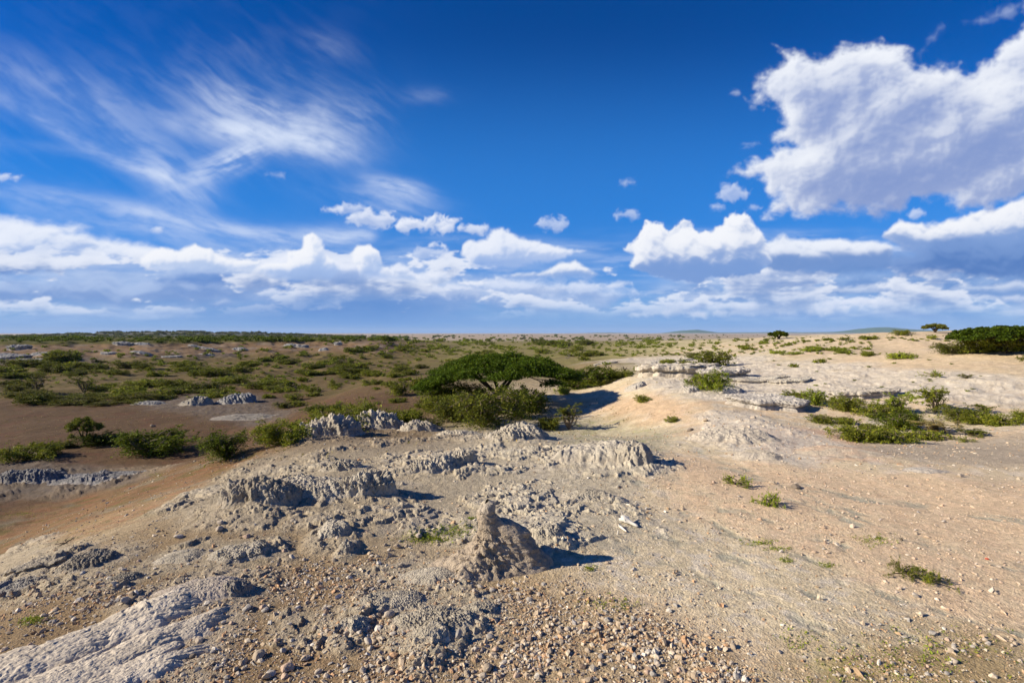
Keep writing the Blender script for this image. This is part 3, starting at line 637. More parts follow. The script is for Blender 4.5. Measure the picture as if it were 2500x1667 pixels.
    cumulus(Zl([(-500, 960), (0, 990), (250, 1025), (560, 1090), (800, 1150), (1000, 1180), (1400, 1200), (1750, 1210), (2100, 1240), (2500, 1260), (2600, 1310), (2300, 1330), (1900, 1330), (1400, 1300), (900, 1280), (400, 1260), (0, 1260), (-500, 1260)]), 26, 100, 34, 60, (-0.5, -0.85), 4, 0.9, srgb(242, 246, 255), srgb(158, 184, 230), .93, 560, .9, asp=1.7, big=1.5, rot=8, fade=(640, 720), basev=655, basew=40, puff_=.4)
    cumulus(Zl([(-300, 1170), (40, 1155), (120, 1200), (240, 1250), (60, 1262), (-300, 1260)]), 12, 50, 20, 30, (-0.5, -0.85), 3, 3, srgb(140, 170, 218), srgb(92, 132, 198), .8, 565, .8, asp=1.6)
    cumulus(Zl([(640, 1290), (800, 1250), (1000, 1215), (1300, 1260), (1500, 1250), (1800, 1290), (1950, 1310), (1750, 1340), (1300, 1345), (900, 1330)]), 20, 90, 34, 60, (0, -1), 3, 2.4, srgb(116, 154, 214), srgb(92, 136, 204), .95, 570, .6, asp=2.2, con=0.35)
    cumulus(Zl([(-300, 1380), (100, 1385), (400, 1410), (430, 1440), (200, 1425), (-300, 1410)]), 10, 60, 14, 20, (-.4, -.9), 2, 0.8, srgb(228, 235, 252), srgb(180, 200, 235), .75, 575, .6, asp=2.2)
    cumulus(Zl([(500, 1450), (900, 1440), (1000, 1460), (600, 1465)]), 6, 60, 14, 20, (-.4, -.9), 2, 0.8, srgb(218, 228, 250), srgb(180, 200, 235), .5, 576, .6, asp=2.2)
    cumulus(Zl([(1660, 1345), (1900, 1310), (2250, 1280), (2600, 1300), (2900, 1300), (2700, 1350), (2200, 1380), (1900, 1360)]), 18, 50, 18, 30, (-.4, -.9), 3, 1.0, srgb(236, 241, 254), srgb(142, 172, 222), .85, 580, .8, asp=1.5)
    cumulus(Zl([(2100, 1300), (2300, 1270), (2700, 1290), (3000, 1350), (2800, 1400), (2300, 1400)]), 22, 50, 30, 30, (-.4, -.9), 3, 1.2, srgb(214, 226, 250), srgb(130, 164, 218), .75, 581, .8, asp=1.5)
    cumulus(Zl([(1160, 1350), (1250, 1325), (1340, 1350), (1200, 1362)]), 8, 40, 10, 20, (-.4, -.9), 2, 1, lit2, srgb(160, 188, 230), .85, 582, .6)
    cumulus(Zl([(960, 1400), (1040, 1365), (1080, 1390), (1000, 1405)]), 8, 40, 12, 20, (-.4, -.9), 2, 1, lit2, srgb(160, 188, 230), .7, 583, .6)
    cumfield()
    over(srgb(92, 144, 212) * np.ones((H, W, 3)), .55 * ss(1.0, 0.3, ell(820, 765, 560, 62))); over(srgb(112, 162, 226) * np.ones((H, W, 3)), .45 * ss(745, 812, Vv))
    # left towers, their feet melting into the bank
    LT = (-.55, -.83)
    cumulus(Zl([(1180, 1230), (1300, 1160), (1500, 1180), (1640, 1190), (1760, 1220), (1900, 1230), (1860, 1300), (1500, 1300), (1250, 1290)]), 16, 56, 20, 40, LT, 3.2, 1.2, srgb(240, 244, 255), srgb(160, 186, 232), .95, 598, 1.0, fade=(650, 720), basev=668, basew=30, puff_=.75)
    cumulus(Zl([(640, 1230), (630, 1175), (740, 1130), (820, 1150), (900, 1118), (980, 1150), (1050, 1190), (1200, 1200), (1150, 1260), (900, 1270), (760, 1255)]), 13, 46, 9, 40, LT, 3.2, 1.1, lit, srgb(176, 198, 236), 1, 590, 1.0, fade=(640, 700), basev=662, basew=24, puff_=.75)
    cumulus(Zl([(1320, 1150), (1380, 1140), (1390, 1080), (1440, 1062), (1480, 1100), (1500, 1170), (1560, 1240), (1520, 1300), (1300, 1290), (1180, 1250), (1200, 1210), (1310, 1200)]), 13, 48, 9, 44, LT, 3.2, 1.1, lit, srgb(160, 188, 234), 1, 600, 1.0, fade=(645, 710), basev=668, basew=26, puff_=.75)
    cumulus(Zl([(1600, 1160), (1640, 1125), (1700, 1118), (1740, 1150), (1760, 1230), (1790, 1290), (1650, 1280)]), 11, 40, 9, 34, LT, 3, 1.1, lit, srgb(160, 188, 234), 1, 610, 1.0, fade=(640, 705), basev=666, basew=24, puff_=.75)
    cumulus(Zl([(1750, 1250), (1830, 1190), (1920, 1240), (2050, 1250), (2100, 1310), (1900, 1320)]), 12, 44, 14, 34, LT, 3, 1.2, srgb(240, 244, 255), srgb(150, 180, 228), .9, 612, 1.0, fade=(672, 705))
    cumulus(Zl([(2130, 1130), (2230, 1090), (2260, 1040), (2330, 1045), (2390, 1090), (2560, 1130), (2700, 1150), (2560, 1200), (2400, 1210), (2330, 1260), (2160, 1225), (2110, 1170)]), 17, 50, 12, 44, LT, 3.2, 1.0, srgb(244, 247, 255), srgb(160, 186, 232), .95, 620, 1.0, fade=(630, 705), basev=652, basew=28, puff_=.75)
    cumulus(Z([(-10, 1250), (150, 1235), (290, 1195), (370, 1240), (420, 1260), (350, 1290), (100, 1290), (-20, 1285)]), 12, 46, 12, 36, LT, 3, 1.1, lit, srgb(140, 172, 224), .95, 625, 1.0, basev=672, basew=14, fade=(672, 700), puff_=.75)
    # right middle cumulus
    cumulus(Z([(2050, 1010), (2250, 930), (2352, 890), (3000, 850), (3000, 1180), (2352, 1150), (2100, 1180), (1800, 1160), (1690, 1090), (1780, 1015), (1900, 1035)]), 20, 66, 12, 55, LG, 3.6, 1.4, lit, srgb(124, 158, 214), 1, 640, 1.1, basev=596, basew=40, puff_=.75)
    cumulus(Z([(1900, 1120), (2050, 1085), (2250, 1090), (2600, 1070), (3100, 1060), (3100, 1300), (2352, 1290), (1900, 1270), (1650, 1255), (1600, 1190)]), 18, 80, 30, 60, LG, 4, 2.2, srgb(122, 156, 212), srgb(78, 122, 190), 1, 650, .9, asp=1.5, con=0.4, big=0.8, rot=2, fade=(690, 730))
    cumulus(Z([(1150, 1110), (1250, 1080), (1420, 1088), (1600, 1105), (1740, 1130), (1740, 1220), (1500, 1260), (1150, 1250)]), 16, 54, 14, 50, (-.4, -.9), 3.6, 1.4, srgb(242, 246, 255), srgb(112, 148, 206), 1, 660, 1.0, basev=632, basew=30, puff_=.75)
    cumulus(Z([(490, 1155), (560, 1100), (620, 1022), (680, 1040), (720, 1080), (780, 1012), (830, 1018), (860, 1060), (960, 1030), (1000, 985), (1070, 978), (1120, 1040), (1160, 1110), (1190, 1200), (1150, 1270), (850, 1290), (700, 1280), (520, 1230), (560, 1170)]), 18, 54, 9, 62, (-.5, -.85), 4.5, 1.1, lit, srgb(120, 156, 214), 1, 670, 1.1, basev=658, basew=26)
    cumulus(Z([(760, 1285), (1000, 1240), (1300, 1225), (1650, 1180), (1760, 1200), (1700, 1270), (1300, 1300), (950, 1310)]), 14, 80, 30, 50, LG, 4, 3.0, srgb(116, 152, 210), srgb(90, 134, 198), .9, 672, .7, asp=2, con=0.3, fade=(680, 700))
    # big upper right cloud
    cumulus(Z([(1210, 205), (1330, 235), (1450, 228), (1560, 200), (1690, 190), (1780, 240), (1850, 320), (1960, 290), (2100, 290), (2200, 240), (2300, 130), (2352, 20), (2500, -200), (3300, -500), (3400, 800), (2500, 880), (2250, 930), (2100, 965), (1980, 950), (1850, 940), (1700, 1015), (1540, 985), (1440, 975), (1350, 1010), (1270, 970), (1165, 985), (1210, 920), (1160, 880), (1180, 830), (1080, 815), (1000, 800), (1110, 750), (1220, 700), (1320, 670), (1200, 640), (1240, 590), (1210, 520), (1110, 480), (1090, 440), (1150, 340), (1230, 260)]),
            34, 130, 34, 100, (-.72, -.69), 12, 2.2, srgb(246, 249, 255), srgb(130, 153, 206), 1, 680, 0.55, con=0.26, big=1.0, rot=-24, wisp=.6, tex=.16)
    cumulus(Z([(1850, 250), (1900, 180), (1960, 110), (1990, 120), (1950, 200), (1880, 270)]), 20, 50, 40, 60, (-.7, -.7), 4, .6, srgb(220, 230, 252), srgb(170, 190, 230), .45, 690, .6)
    cumulus(Z([(2080, 100), (2200, 60), (2300, 20), (2400, -30), (2300, 80), (2150, 120)]), 20, 50, 40, 60, (-.7, -.7), 4, .6, srgb(220, 230, 252), srgb(170, 190, 230), .45, 695, .6)
    return us, vs, st, H, W, colr, alpha
def clouds():
    us, vs, st, H, W, colr, alpha = cloud_raster()
    # ---- dome mesh
    Rd = 70000.0
    azs = np.concatenate([np.radians(np.arange(-53, 53.01, 0.085)), np.radians(np.arange(55, 306, 2.0))])
    els = np.radians(np.concatenate([np.arange(-1.2, 44, 0.085), np.arange(44.5, 88, 1.5)]))
    Ael = els[:, None]; Aaz = azs[None, :]
    dx = np.cos(Ael) * np.sin(Aaz); dy = np.cos(Ael) * np.cos(Aaz); dz = np.sin(Ael) + 0 * Aaz
    V = np.stack([dx, dy, dz], -1).reshape(-1, 3) * Rd
    fy = np.maximum(dy, 1e-3)
    # undo camera pitch: photo pixel of a direction
    yc = dy * cp - dz * sp; zc = dy * sp + dz * cp
    front = (yc > 0.3)
    ycs = np.maximum(yc, 1e-3)
    u = 1250 + F * dx / ycs; v = 833.5 - F * zc / ycs
    fu = (u - us[0]) / st; fv = (v - vs[0]) / st
    ok = front & (fu > 0) & (fu < W - 2) & (fv > 0) & (fv < H - 2)
    fu = np.clip(fu, 0, W - 2.001); fv = np.clip(fv, 0, H - 2.001)
    i = np.floor(fv).astype(int); j = np.floor(fu).astype(int); a = (fu - j)[..., None]; b = (fv - i)[..., None]
    RGBA = np.concatenate([colr * alpha[..., None], alpha[..., None]], -1)
    S = (RGBA[i, j] * (1 - a) + RGBA[i, j + 1] * a) * (1 - b) + (RGBA[i + 1, j] * (1 - a) + RGBA[i + 1, j + 1] * a) * b
    edge = ss(W * 0.0, 60, fu) * ss(W, W - 60, fu) * ss(0, 60, fv) * ok
    S = S * edge[..., None]
    # elsewhere: scattered soft clouds low around the horizon
    bk = ss(0.05, 0.5, fbm(Aaz * 3 + 0 * Ael, Ael * 9 + 0 * Aaz, 5, 720)) * ss(0.0, 0.1, Ael) * ss(0.5, 0.2, Ael) * (1 - edge) * 0.4
    oth = np.concatenate([srgb(225, 232, 248) * bk[..., None], bk[..., None]], -1)
    S = S + oth * (1 - S[..., 3:4])
    S = S.reshape(-1, 4)
    colv = np.where(S[:, 3:4] > 1e-4, S[:, :3] / np.maximum(S[:, 3:4], 1e-4), 0)
    Fq = grid_faces(len(els), len(azs), wrap=True)
    return mesh_np('sky', V, Fq, 4, np.concatenate([colv, S[:, 3:4]], 1), True)
cm = bpy.data.materials.new('cloud_light'); cm.use_nodes = True; n = cm.node_tree.nodes; L = cm.node_tree.links; n.clear()
at = n.new('ShaderNodeAttribute'); at.attribute_name = 'col'; em = n.new('ShaderNodeEmission'); em.inputs[1].default_value = 1.0 / 2 ** EXPO
tr = n.new('ShaderNodeBsdfTransparent'); mx = n.new('ShaderNodeMixShader'); ou = n.new('ShaderNodeOutputMaterial')
L.new(at.outputs['Color'], em.inputs[0]); L.new(at.outputs['Alpha'], mx.inputs[0]); L.new(tr.outputs[0], mx.inputs[1]); L.new(em.outputs[0], mx.inputs[2]); L.new(mx.outputs[0], ou.inputs[0])
try: cm.cycles.emission_sampling = 'NONE'
except Exception: pass
dome = obj('sky', clouds(), cm); tag(dome, 'blue sky with white cumulus banks and wispy cirrus', 'sky', kind='structure')
print('clouds', time.time() - T0)

# ------------------------------------------------------------------ rocks
def n3(x, y, z, s=1.0, seed=0, o=3):
    v = 0; a = 1.0; n = 0
    for i in range(o):
        v = v + a * (perlin(x * s + z * s * 0.7 + 3.1, y * s - z * s * 0.6, seed + i) + perlin(y * s * 0.9 + x * s * 0.4, z * s * 1.1 + 7.7, seed + 10 + i)) * 0.7
        n += a; a *= 0.5; s *= 2.05
    return v / n
CURV = {'mound': ([0, .3, .55, .75, .9, 1.0, 1.12, 1.3], [1, .96, .84, .62, .34, .12, -.05, -.2]),
        'dome': ([0, .35, .6, .78, .90, 1.0, 1.1, 1.25], [1, .97, .88, .70, .42, .15, -.03, -.25]),
        'ledge': ([0, .55, .85, .98, 1.0, .90, .92, 1.0, 1.2], [1, .97, .92, .84, .66, .44, .2, -.05, -.3])}
def outcrop(label, u, v, wpx, hpx, dep=0.5, style='mound', seed=1, asym=0.0, yaw=0.0, knob=0.3, ks=3.5, c1=(.47, .42, .335), c2=(.38, .335, .26), metres=None, name='rock_outcrop', cat='rock outcrop', group=None, smooth_=False, ragged=0.22, lay=0.0):
    cx, cy = hit1(u, v - 0.35 * hpx); s = cy / F
    W = wpx * s; Dp = dep * W; H = hpx * s
    H = max(H - 0.75 * Dp * (v - 813) / F, 0.40 * H)
    H *= 0.95 if style == 'ledge' and u > 1500 else 0.72; knob *= .85; ks *= 1.45
    if metres: W, Dp, H = metres
    Lr, Lp = CURV[style]
    px = W / s
    nr = int(np.clip(px * 0.75, 18, 190)); nth = int(np.clip(px * 2.0, 44, 560))
    t = np.linspace(0, 1, nr) * (len(Lr) - 1); i0 = np.clip(np.floor(t).astype(int), 0, len(Lr) - 2); ft = t - i0
    Lr = np.array(Lr); Lp = np.array(Lp)
    rho = (Lr[i0] * (1 - ft) + Lr[i0 + 1] * ft)[:, None]; p = (Lp[i0] * (1 - ft) + Lp[i0 + 1] * ft)[:, None]
    th = np.linspace(0, 2 * np.pi, nth, endpoint=False)[None, :]
    rag = 1 + ragged * fbm(np.cos(th) * 1.6 + seed, np.sin(th) * 1.6, 4, seed) * 1.8
    lx = rho * rag * np.cos(th); ly = rho * rag * np.sin(th)
    p = p + 0 * th
    wx = lx * W / 2; wy = ly * Dp / 2
    c, s_ = math.cos(yaw), math.sin(yaw)
    x = cx + wx * c - wy * s_; y = cy + wx * s_ + wy * c
    asy = np.clip(1 + asym * np.cos(th) * np.minimum(rho, 1), 0.1, 2)
    pp = np.where(p > 0, p * asy, p)
    k = ks / max(H, 0.05) * 0.45
    qx = x + 0.3 / k * fbm(x * k * 0.5, y * k * 0.5, 2, seed + 3); qy = y + 0.3 / k * fbm(x * k * 0.5 + 5, y * k * 0.5, 2, seed + 4)
    hz = pp * H
    f1 = 0.6 * worley(qx * k + hz * k * 1.2, qy * k - hz * k * 1.1, seed + 5) + 0.28 * worley(qx * k * 2.4 - hz * k * 2, qy * k * 2.4 - hz * k * 2.4, seed + 15) + 0.10 * worley(qx * k * 5.3 + hz * k * 4, qy * k * 5.3 - hz * k * 5, seed + 25)
    ridg = 1 - np.abs(fbm(qx * k * 0.7, qy * k * 0.7 + hz * k * 0.4, 5, seed + 6)) * 3
    det = n3(x, y, hz, k * 2.6, seed + 7, 4)
    act = np.clip(pp * 2.5, 0, 1) * ss(1.12, 0.95, rho)
    big = fbm(x / W * 2.6, y / W * 2.6, 3, seed + 9)
    dz = H * act * (knob * (0.50 - f1) * 1.5 + knob * 0.35 * ridg + 0.30 * knob * det + 0.55 * big * min(1, knob * 2 + .2))
    out_ = H * act * knob * (0.9 * (0.5 - f1) + 0.5 * det) * ss(0.3, 0.9, rho)
    if lay: 
        z0 = hz + dz; dz = dz + lay * H * 0.12 * np.sin(z0 / H * 9 + 2 * big); out_ = out_ + act * lay * H * 0.25 * np.sign(np.sin(z0 / H * 11 + 3 * big)) * ss(0.5, 0.95, rho)
    X = x + out_ * np.cos(th + yaw); Y = y + out_ * np.sin(th + yaw)
    Zg = gz(x, y)
    zb = float(gz(cx, cy)); 
    Z = Zg * 0.8 + (Zg.mean()) * 0.2 * np.clip(pp, 0, 1) + Zg * 0.2 * (1 - np.clip(pp, 0, 1)) + hz + dz
    Z = np.where(rho > 1.1, Zg - 0.10 - 0.25 * H, Z)
    V = np.stack([X - cx, Y - cy, Z - zb], -1).reshape(-1, 3)
    m = ss(-0.3, 0.4, fbm(x * 1.3, y * 1.3, 4, seed + 11) + 0.5 * det)[..., None]
    col = lerp(np.array(c1), np.array(c2), m) * (1 + 0.12 * det[..., None])
    dust = (ss(0.35, 0.0, pp) * 0.6)[..., None]; col = lerp(col, np.array([.33, .27, .20]) * (1.15 if u > 1300 else 1), dust * 0.6)
    me = mesh_np(name, V, grid_faces(nr, nth, True), 4, col.reshape(-1, 3), True)
    o = obj(name, me, M_slab if name == 'flat_rock' else M_rock); o.location = (cx, cy, zb)
    return tag(o, label, cat, group)
for t_ in OUT:
    outcrop(t_[0], t_[1], t_[2], t_[3], t_[4], **t_[5])
for k, (u, v, L_m, W_m, H_m) in enumerate([(40, 1640, 2.0, .55, .10), (170, 1590, 1.7, .40, .09), (215, 1650, 1.5, .45, .08), (300, 1545, 1.5, .42, .09), (330, 1600, 1.3, .36, .08), (395, 1500, 1.4, .40, .09), (430, 1560, 1.1, .36, .07), (330, 1655, 1.2, .40, .07), (130, 1680, 1.4, .5, .08)]):
    outcrop("smooth cream rock lens in the long pale band running off the bottom left corner", u, v, 100, 30, seed=601 + 7 * k, yaw=0.80 + .06 * (k % 3), knob=.22, asym=.1, c1=(.49, .43, .345), c2=(.41, .355, .28), metres=(L_m * 1.25, W_m * 1.5, H_m), ks=1.2, ragged=.5, name='flat_rock', group='cream rock lenses in the bottom left corner')

# far ledges on the eroded bank at the left, and dim crags by the left edge
k = 0
for (u, v, w_, h_) in [(30, 880, 90, 14), (80, 885, 80, 10), (50, 858, 60, 16), (110, 868, 70, 9), (300, 845, 50, 10), (345, 842, 40, 6), (265, 866, 40, 7), (345, 863, 50, 7), (420, 874, 50, 6), (505, 868, 40, 5), (515, 857, 50, 7), (585, 858, 36, 9), (480, 850, 40, 6), (715, 848, 40, 9), (740, 850, 30, 9), (790, 858, 26, 9), (826, 846, 20, 12), (885, 854, 40, 6), (1480, 890, 60, 8), (1600, 888, 50, 8), (1660, 884, 60, 6)]:
    k += 1
    if u < 1000: lab, g, cc = "blue grey crag jutting from the eroded bank below the far green rim", "crags on the far eroded bank", dict(c1=(.30, .29, .28), c2=(.22, .22, .22))
    else: lab, g, cc = "thin dark edged crust of pale rock behind the flat topped ledge", "rock crusts behind the flat ledge", dict(c1=(.50, .46, .39), c2=(.44, .40, .33))
    outcrop(lab, u, v, w_, h_ * .8, dep=.4, knob=.55, seed=700 + k * 7, group=g, style='ledge' if k % 2 else 'mound', **cc)
print('outcrops', time.time() - T0)

def pinnacle():
    cx, cy = hit1(1190, 1383)
    hs_ = np.array([-.12, 0, .15, .3, .45, .6, .70, .77, .84, .92, .95, 1.0, 1.07, 1.12, 1.15])
    T = np.array([[1.30, 1.0, .7, .95, 1.35, 1.0, .66, .72], [1.14, .88, .55, .68, 1.02, .78, .52, .56], [.98, .72, .42, .40, .66, .52, .40, .40], [.85, .60, .33, .22, .36, .31, .30, .31],
                  [.78, .52, .26, .165, .20, .20, .25, .27], [.70, .44, .2, .15, .155, .16, .19, .22], [.52, .34, .17, .145, .15, .15, .155, .18], [.42, .26, .15, .14, .145, .145, .14, .15],
                  [.23, .18, .14, .14, .145, .145, .14, .15], [.16, .15, .135, .14, .15, .145, .14, .15], [.148, .14, .125, .13, .14, .135, .13, .135], [.15, .14, .13, .13, .14, .14, .135, .14],
                  [.15, .14, .11, .09, .09, .10, .12, .14], [.13, .11, .07, .03, .025, .035, .08, .12], [.05, .04, .02, .01, .01, .01, .03, .05]])
    nh, nth = 190, 260
    hh = np.concatenate([np.linspace(-.12, 1.13, nh - 4), [1.14, 1.145, 1.148, 1.15]])[:, None]; th = np.linspace(0, 2 * np.pi, nth, endpoint=False)[None, :]
    a = (th / (2 * np.pi) * 8); i = np.floor(a).astype(int) % 8; f = a - np.floor(a); f = f * f * (3 - 2 * f)
    Rr = np.zeros((nh, nth))
    cols = [np.interp(hh[:, 0], hs_, T[:, q]) for q in range(8)]; cols = np.stack(cols, 1)
    Rr = cols[:, i[0]] * (1 - f) + cols[:, (i[0] + 1) % 8] * f
    x = Rr * np.cos(th); y = Rr * np.sin(th); z = hh + 0 * th
    body = ss(-0.05, 0.12, hh); thin = ss(0.95, 0.4, hh)
    fl = fbm(th * 3.2 / np.pi * 3, hh * 0.7 + 0 * th, 4, 803)          # flutes down the flanks (closed below)
    seam = ss(0, 0.5, th) * ss(2 * np.pi, 2 * np.pi - 0.5, th)
    d = body * (0.085 * n3(x, y, z, 5, 811, 5) * (0.5 + thin) + 0.045 * n3(x, y, z, 15, 821, 4)) + body * thin * seam * 0.028 * fl
    d = d * lerp(1, .45, ss(.5, .7, hh)); wl_ = worley(x * 9 + z * 5, y * 9 + z * 7, 831); d = d + body * 0.075 * (0.5 - wl_) * ss(.75, .5, hh) + body * .02 * (.5 - worley(x * 24 + z * 15, y * 24 + z * 19, 833)) * (0.35 + 0.65 * ss(0.1, 0.3, hh) * ss(0.8, 0.5, hh))
    Rr2 = Rr * lerp(1, 1.10, ss(.55, .75, hh)) + d - .02 * np.exp(-((hh - .95) / .012) ** 2) * .7; x = Rr2 * np.cos(th); y = Rr2 * np.sin(th)
    z = z * lerp(1, .97, ss(.5, 1, z)) + 0.06 * n3(x, y, z, 8, 841, 4) * body + 0.035 * ss(0.95, 1.1, hh) * np.cos(th - 0.3)
    x = x - 0.025 * ss(0.6, 1.1, hh)
    zb = float(gz(cx, cy)); gg = gz(cx + x, cy + y) - zb
    z = z + gg * ss(0.4, 0.0, hh)
    V = np.stack([x, y, z], -1).reshape(-1, 3)
    m = ss(-.3, .4, n3(x, y, z, 3, 851, 4))[..., None]
    col = lerp(np.array([.42, .345, .26]), np.array([.34, .275, .20]), m); col = lerp(col, np.array([.40, .37, .32]), ss(0.85, 1.1, z)[..., None] * 0.5)
    Fq = grid_faces(nh, nth, True)
    o = obj('rock_pinnacle', mesh_np('rock_pinnacle', V, Fq, 4, col.reshape(-1, 3), True), M_rock); o.location = (cx, cy, zb)
    tag(o, "tan earth pinnacle with a thin chimney like spire and long shadow in the foreground", 'pinnacle')
pinnacle()

# ------------------------------------------------------------------ loose stones and gravel
def ico():
    t = (1 + 5 ** .5) / 2
    v = np.array([[-1, t, 0], [1, t, 0], [-1, -t, 0], [1, -t, 0], [0, -1, t], [0, 1, t], [0, -1, -t], [0, 1, -t], [t, 0, -1], [t, 0, 1], [-t, 0, -1], [-t, 0, 1]], float); v /= np.linalg.norm(v[0])
    f = np.array([[0, 11, 5], [0, 5, 1], [0, 1, 7], [0, 7, 10], [0, 10, 11], [1, 5, 9], [5, 11, 4], [11, 10, 2], [10, 7, 6], [7, 1, 8], [3, 9, 4], [3, 4, 2], [3, 2, 6], [3, 6, 8], [3, 8, 9], [4, 9, 5], [2, 4, 11], [6, 2, 10], [8, 6, 7], [9, 8, 1]])
    return v, f
def subdiv(v, f):
    e = {}; v = list(map(tuple, v)); nf = []
    def mid(a, b):
        k = (min(a, b), max(a, b))
        if k not in e:
            m = np.array(v[a]) + np.array(v[b]); m /= np.linalg.norm(m); v.append(tuple(m)); e[k] = len(v) - 1
        return e[k]
    for a, b, c in f:
        x, y, z = mid(a, b), mid(b, c), mid(c, a); nf += [[a, x, z], [b, y, x], [c, z, y], [x, y, z]]
    return np.array(v), np.array(nf)
IV, IF = ico(); rs = np.random.RandomState(5)
def in_zone(x, y, Z): a, l = lp(x, y); return poly_sdf(a, l, Z)
def gravel():
    n = 620000
    r = 4.6 * (30 / 4.6) ** rs.rand(n); a = np.radians(rs.uniform(-50, 50, n))
    x = r * np.sin(a); y = r * np.cos(a)
    a_, l_ = lp(x, y); wob = 0.05 * fbm(a_ * 14, l_ * 14, 3, 901)
    g1 = ss(-0.06, 0.06, poly_sdf(a_, l_, GRAVZ) + wob); g2 = ss(-0.06, 0.06, poly_sdf(a_, l_, GRAV2) + wob)
    core = ss(-0.05, 0.12, a_) * ss(0.50, 0.35, a_) * ss(7.8, 6.8, r + 6 * wob)
    pk = ss(-0.02, 0.02, poly_sdf(a_, l_, PINKZ))
    dens = 0.17 + 0.50 * g1 + 0.30 * g2 + 0.36 * core * g1 * ss(-.3, .3, fbm(x * .7, y * .7, 3, 907))
    dens = dens * (0.30 + 1.1 * ss(-0.35, 0.4, fbm(x * 0.9, y * 0.9, 4, 905)))
    for Z in ROCKZ: dens = np.where(poly_sdf(a_, l_, Z) > 0.01, dens * 0.55, dens)
    dens = dens * np.where((x < -5.5) & (r > 14), 0.4, 1)
    keep = rs.rand(n) < dens * 0.62
    x, y, r, core, g1, pk = x[keep], y[keep], r[keep], core[keep], g1[keep], pk[keep]; n = len(x)
    sz = np.exp(rs.randn(n) * 0.68) * (0.0062 + 0.0026 * g1 + 0.0018 * core); sz *= (r / 6.5) ** 0.55
    sz = np.minimum(sz, 0.06 + 0 * r)
    var = IV[None] * (1 + 0.28 * rs.randn(16, 12, 1)) * np.array([1, .8, .62]) * (1 + 0.22 * rs.randn(16, 1, 3))
    q = rs.randn(n, 4); q /= np.linalg.norm(q, axis=1, keepdims=True)
    q[:, 1] *= 0.45; q[:, 2] *= 0.45; q /= np.linalg.norm(q, axis=1, keepdims=True)
    w_, a, b, c = q.T
    Rm = np.stack([1 - 2 * (b * b + c * c), 2 * (a * b - w_ * c), 2 * (a * c + w_ * b), 2 * (a * b + w_ * c), 1 - 2 * (a * a + c * c), 2 * (b * c - w_ * a), 2 * (a * c - w_ * b), 2 * (b * c + w_ * a), 1 - 2 * (a * a + b * b)], 1).reshape(n, 3, 3)
    vv = np.einsum('nij,nkj->nki', Rm, var[rs.randint(0, 16, n)]) * sz[:, None, None]
    vv[:, :, 0] += x[:, None]; vv[:, :, 1] += y[:, None]; vv[:, :, 2] += (gz(x, y) + sz * 0.05)[:, None]
    F_ = (IF[None] + (np.arange(n) * 12)[:, None, None]).reshape(-1, 3)
    pal = np.array([[.42, .33, .23], [.50, .42, .31], [.36, .25, .15], [.45, .28, .16], [.33, .30, .26], [.55, .50, .42], [.28, .20, .14]])
    ci = rs.choice(7, n, p=[.28, .2, .16, .1, .14, .08, .04]); col = pal[ci] * (1 + 0.12 * rs.randn(n, 1))
    col = lerp(col, np.array([.52, .40, .30]), pk[:, None] * 0.5)
    col = np.clip(np.repeat(col, 12, 0), .05, .7)
    print('gravel', n)
    o = obj('gravel', mesh_np('gravel', vv.reshape(-1, 3), F_, 3, col, False), M_stone)
    tag(o, "loose tan and cream gravel strewn over the foreground soil", 'gravel', kind='stuff')
M_stone = soil_mat('loose_stone', bump=0.3, fs=2.5, grain=0.12)
gravel()
BV, BF = subdiv(*subdiv(*ico()))
BV3, BF3 = subdiv(BV, BF)
def boulder_mesh(seed, big=False, c=(.40, .34, .26)):
    v, f = (BV3, BF3) if big else (BV, BF)
    r_ = np.random.RandomState(seed); v = v.copy()
    for _ in range(9):                        # chop flats
        nrm = r_.randn(3); nrm /= np.linalg.norm(nrm); d = v @ nrm; lim = r_.uniform(.55, .85); ov = np.maximum(d - lim, 0); v = v - ov[:, None] * nrm * 0.85
    v = v * (1 + 0.16 * n3(v[:, 0], v[:, 1], v[:, 2], 1.7, seed % 50, 4))[:, None] * np.array([1, r_.uniform(.65, .95), r_.uniform(.5, .75)])
    col = np.array(c) * (1 + 0.2 * n3(v[:, 0], v[:, 1], v[:, 2], 2.5, seed % 50 + 3, 3))[:, None]
    return mesh_np('stone', v, f, 3, np.clip(col, .05, .7), False)
BM = [boulder_mesh(1000 + i, c=[(.42, .35, .27), (.36, .29, .21), (.48, .42, .34), (.33, .30, .26), (.45, .33, .24)][i % 5]) for i in range(12)]
for m in BM: m.materials.append(M_stone)
def stone(u, v, px, label, group=None, mi=None, name='stone', cat='stone', sz=None):
    x, y = hit1(u, v); s = y / F * px / 2
    i = mi if mi is not None else rs.randint(12)
    o = bpy.data.objects.new(name, BM[i]); C.objects.link(o)
    o.location = (x, y, float(gz(x, y)) + 0.25 * s); o.scale = (s, s, s); o.rotation_euler = (rs.uniform(-.4, .4), rs.uniform(-.4, .4), rs.uniform(0, 6.28))
    tag(o, label, cat, group); return o
